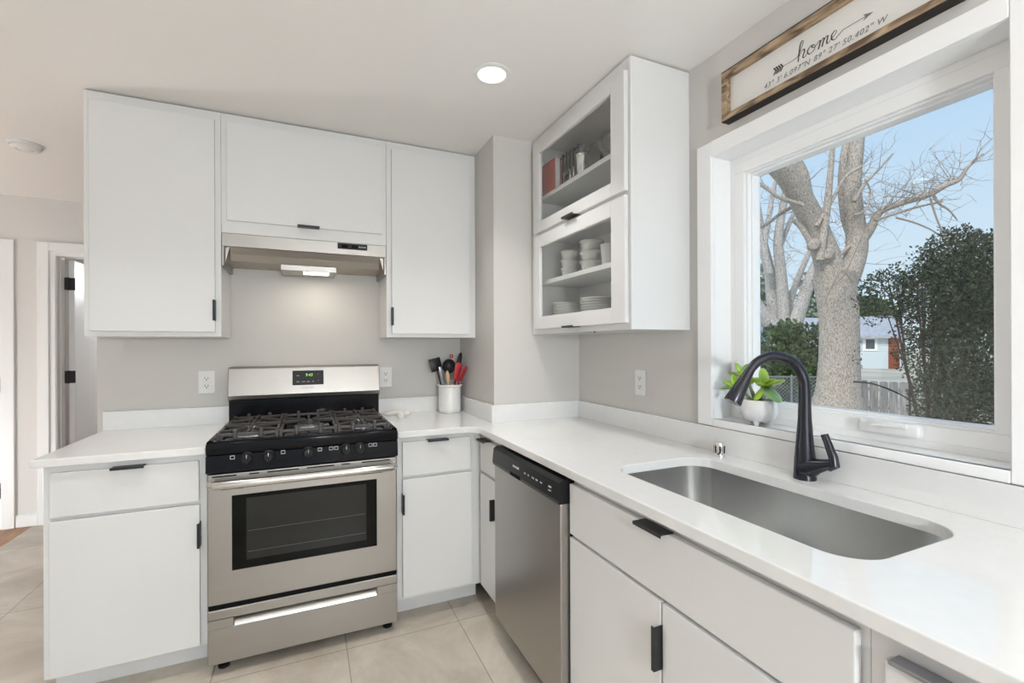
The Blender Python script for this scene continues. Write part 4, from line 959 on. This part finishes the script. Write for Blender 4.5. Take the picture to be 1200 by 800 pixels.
bush('evergreen_tree', 'dense dark evergreen tree at the right of the window view', 'tree',
     [(1140, 420, 50, 80, 0), (1110, 360, 48, 55, .2), (1140, 330, 46, 55, -.1), (1120, 300, 34, 32, .1), (1165, 310, 40, 40, .2), (1080, 340, 30, 30, .1), (1042, 345, 28, 30, .4), (1025, 340, 16, 20, .5), (1080, 420, 26, 26, .2), (1105, 470, 34, 40, 0), (1175, 400, 60, 90, .2), (1095, 310, 22, 24, .3), (1128, 282, 16, 20, 0), (1058, 400, 14, 22, .4), (1003, 412, 6, 14, .3), (1012, 352, 12, 10, .5), (1050, 320, 12, 12, .2), (1022, 372, 12, 10, .4), (1072, 300, 8, 12, .1), (1105, 278, 10, 12, .1), (1150, 480, 50, 40, 0)],
     7.6, 52000, .044, M['yew'], 5)
bush('shrub', 'rounded green shrub behind the chain link fence', 'shrub', [(915, 415, 30, 34, 0), (945, 412, 26, 32, .4), (900, 440, 30, 30, .2), (935, 445, 36, 34, 0), (962, 430, 22, 30, .4), (925, 392, 16, 16, .2)], 15.0, 9000, .13, M['shrub'], 6)
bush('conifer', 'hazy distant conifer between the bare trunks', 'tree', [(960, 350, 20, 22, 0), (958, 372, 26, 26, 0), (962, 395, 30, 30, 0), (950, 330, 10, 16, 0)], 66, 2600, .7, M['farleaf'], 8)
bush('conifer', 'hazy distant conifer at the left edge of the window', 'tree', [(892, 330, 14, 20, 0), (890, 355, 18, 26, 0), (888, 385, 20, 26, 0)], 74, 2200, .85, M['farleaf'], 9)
bush('conifer', 'distant green conifer just right of the thick trunk', 'tree', [(1015, 362, 16, 14, 0), (1008, 378, 18, 22, 0), (1030, 372, 18, 16, 0)], 86, 2600, .8, M['shrub'], 10)

# chain link fence
A = yard(872, 440, 13.6); B = yard(985, 443, 13.2); A.z = A.z; zt = (A.z+B.z)/2
t = thing('chain_link_fence', 'grey chain link fence behind the thick trunk', 'fence', (A.x, A.y, gz(A)))
dAB = Vector((B.x-A.x, B.y-A.y, 0)); Lf = dAB.length; dAB.normalize(); zb = gz(A)-.02
b = MB(); Hf = zt-zb; st = .10
def wire(s0, z0_, s1, z1_):
    p = A+dAB*s0; q = A+dAB*s1; b.tube([(p.x, p.y, z0_), (q.x, q.y, z1_)], .0065, 4, False)
k_ = -Hf
while k_ < Lf:
    a0, a1 = max(k_, 0), min(k_+Hf, Lf); wire(a0, zb+(a0-k_), a1, zb+(a1-k_)); wire(a0, zt-(a0-k_), a1, zt-(a1-k_)); k_ += st
b.build('wire_mesh', M['galv'], t)
MB().tube([(A.x, A.y, zt), (B.x, B.y, zt)], .022, 10).build('top_rail', M['galv'], t, True)
for s_ in (0, Lf*.5, Lf):
    p = A+dAB*s_; MB().tube([(p.x, p.y, gz(p)-.05), (p.x, p.y, zt+.06)], .028, 10).build('post', M['galv'], t, True)
# board fence
A = yard(985, 445, 12.9); B = yard(1150, 450, 11.6)
t = thing('board_fence', 'weathered grey wooden picket fence beyond the evergreen', 'fence', (A.x, A.y, gz(A)))
dAB = Vector((B.x-A.x, B.y-A.y, 0)); Lf = dAB.length; dAB.normalize(); ang = math.atan2(dAB.y, dAB.x); n = int(Lf/.215)
for i in range(n):
    p = A+dAB*(i*.215); zt_ = A.z+(B.z-A.z)*i/n+random.uniform(-.015, .015); z_ = gz(p)-.03
    bb_ = MB().prism([(.006, z_), (.19, z_), (.19, zt_-.03), (.155, zt_), (.036, zt_), (.006, zt_-.03)], 'Y', -.010, .010)
    bmesh.ops.transform(bb_.bm, matrix=Matrix.Translation((p.x, p.y, 0)) @ Matrix.Rotation(ang, 4, 'Z'), verts=bb_.bm.verts[:])
    bb_.build('picket', M['fence'], t)
for h in (.25, .75):
    z_ = gz(A)+h; MB().box(0, Lf, .012, .05, z_, z_+.08, 0, 1, Matrix.Translation((A.x, A.y, 0)) @ Matrix.Rotation(ang, 4, 'Z')).build('rail', M['fence'], t)
t = thing('garden_gate_arch', 'dark curved metal rail in front of the wooden fence', 'railing', yard(1066, 488, 11))
b = MB(); limb(b, [(1000, 447), (1020, 449), (1042, 456), (1066, 468), (1085, 482), (1100, 497)], 11.0, [1.8]*6, None, 6); b.build('rail', M['blackmat'], t, True)
b = MB(); p = yard(1066, 448, 11.0); b.tube([(p.x, p.y, gz(p)-.05), (p.x, p.y, p.z)], .024, 8); b.ell(p, (.035, .035, .035)); b.build('post', M['blackmat'], t, True)

# neighbours
def house(nm, lb, c0, c1, depth, zb, ze, zr, ms):
    a = Vector((c0.x, c0.y, 0)); q = Vector((c1.x, c1.y, 0)); d = q-a; L = d.length; ang = math.atan2(d.y, d.x)
    T = Matrix.Translation(a) @ Matrix.Rotation(ang, 4, 'Z')
    t = thing(nm, lb, 'house', (a.x, a.y, zb)); sgn = -1 if (T.to_3x3() @ Vector((0, 1, 0))).dot(fwd) < 0 else 1
    wl = MB().box(0, L, 0, depth*sgn, zb, ze, 0, 1, T)
    for k_ in range(int((ze-zb)/.18)): wl.box(0, L, -.02*sgn, 0, zb+k_*.18, zb+k_*.18+.16, .006, 1, T)
    wl.build('wall', ms, t)
    e_ = .45
    rf = MB().prism([(-e_*sgn, ze-.05), (depth*.5*sgn, zr), ((depth+e_)*sgn, ze-.05), ((depth+e_)*sgn, ze-.22), (depth*.5*sgn, zr-.17), (-e_*sgn, ze-.22)], 'X', -e_, L+e_)
    bmesh.ops.transform(rf.bm, matrix=T, verts=rf.bm.verts[:]); rf.build('roof', M['roof'], t)
    return t, T, sgn, L
c0 = yard(940, 430, 34); c1 = yard(1056, 432, 31.5); zb = min(c0.z, c1.z)
hs_, T, sg, L = house('house', 'pale blue sided house with light roof beyond the fence', c0, c1, 8, -.75, yard(1000, 393, 33).z, yard(1000, 372, 37).z, M['siding'])
def on(u, v):
    best = None
    o = EYEP; r = yard(u, v, 1)-EYEP; Ti = T.inverted(); oo = Ti @ o; rr = Ti.to_3x3() @ r; k_ = -oo.y/rr.y; return oo+rr*k_
p0 = on(1011, 411); p1 = on(1028, 395)
wf = MB().box(p0.x, p1.x, -.07*sg, .02*sg, p0.z, p1.z, .01, 1, T).build('window', M['trim'], hs_)
MB().box(p0.x+.16, p1.x-.16, -.085*sg, -.06*sg, p0.z+.14, p1.z-.14, 0, 1, T).build('pane', M['darkwin'], wf)
p0 = on(1041, 428); p1 = on(1054, 394)
MB().box(p0.x, p1.x, -.06*sg, .02*sg, -.6, p1.z, .01, 1, T).build('door', M['brick'], hs_)
p0 = on(1001, 433); p1 = on(1008, 427)
t = thing('air_conditioner', 'small grey outdoor unit at the base of the pale house', 'air conditioner', T @ Vector((p0.x, -.5*sg, p0.z)))
MB().box(p0.x, p1.x, -.25*sg, -.75*sg, gz(T @ Vector((p0.x, -.5*sg, 0)))-.02, p1.z, .03, 2, T).build('cabinet', M['galv'], t)
MB().box(p0.x+.05, p1.x-.05, -.3*sg, -.7*sg, p1.z, p1.z+.03, .01, 1, T).build('fan_grille', M['blackmat'], t)
c0 = yard(870, 420, 44); c1 = yard(899, 420, 42)
house('house', 'bright blue house at the left edge of the window view', c0, c1, 6, -.6, yard(890, 372, 43).z, yard(890, 360, 46).z, M['bluesiding'])
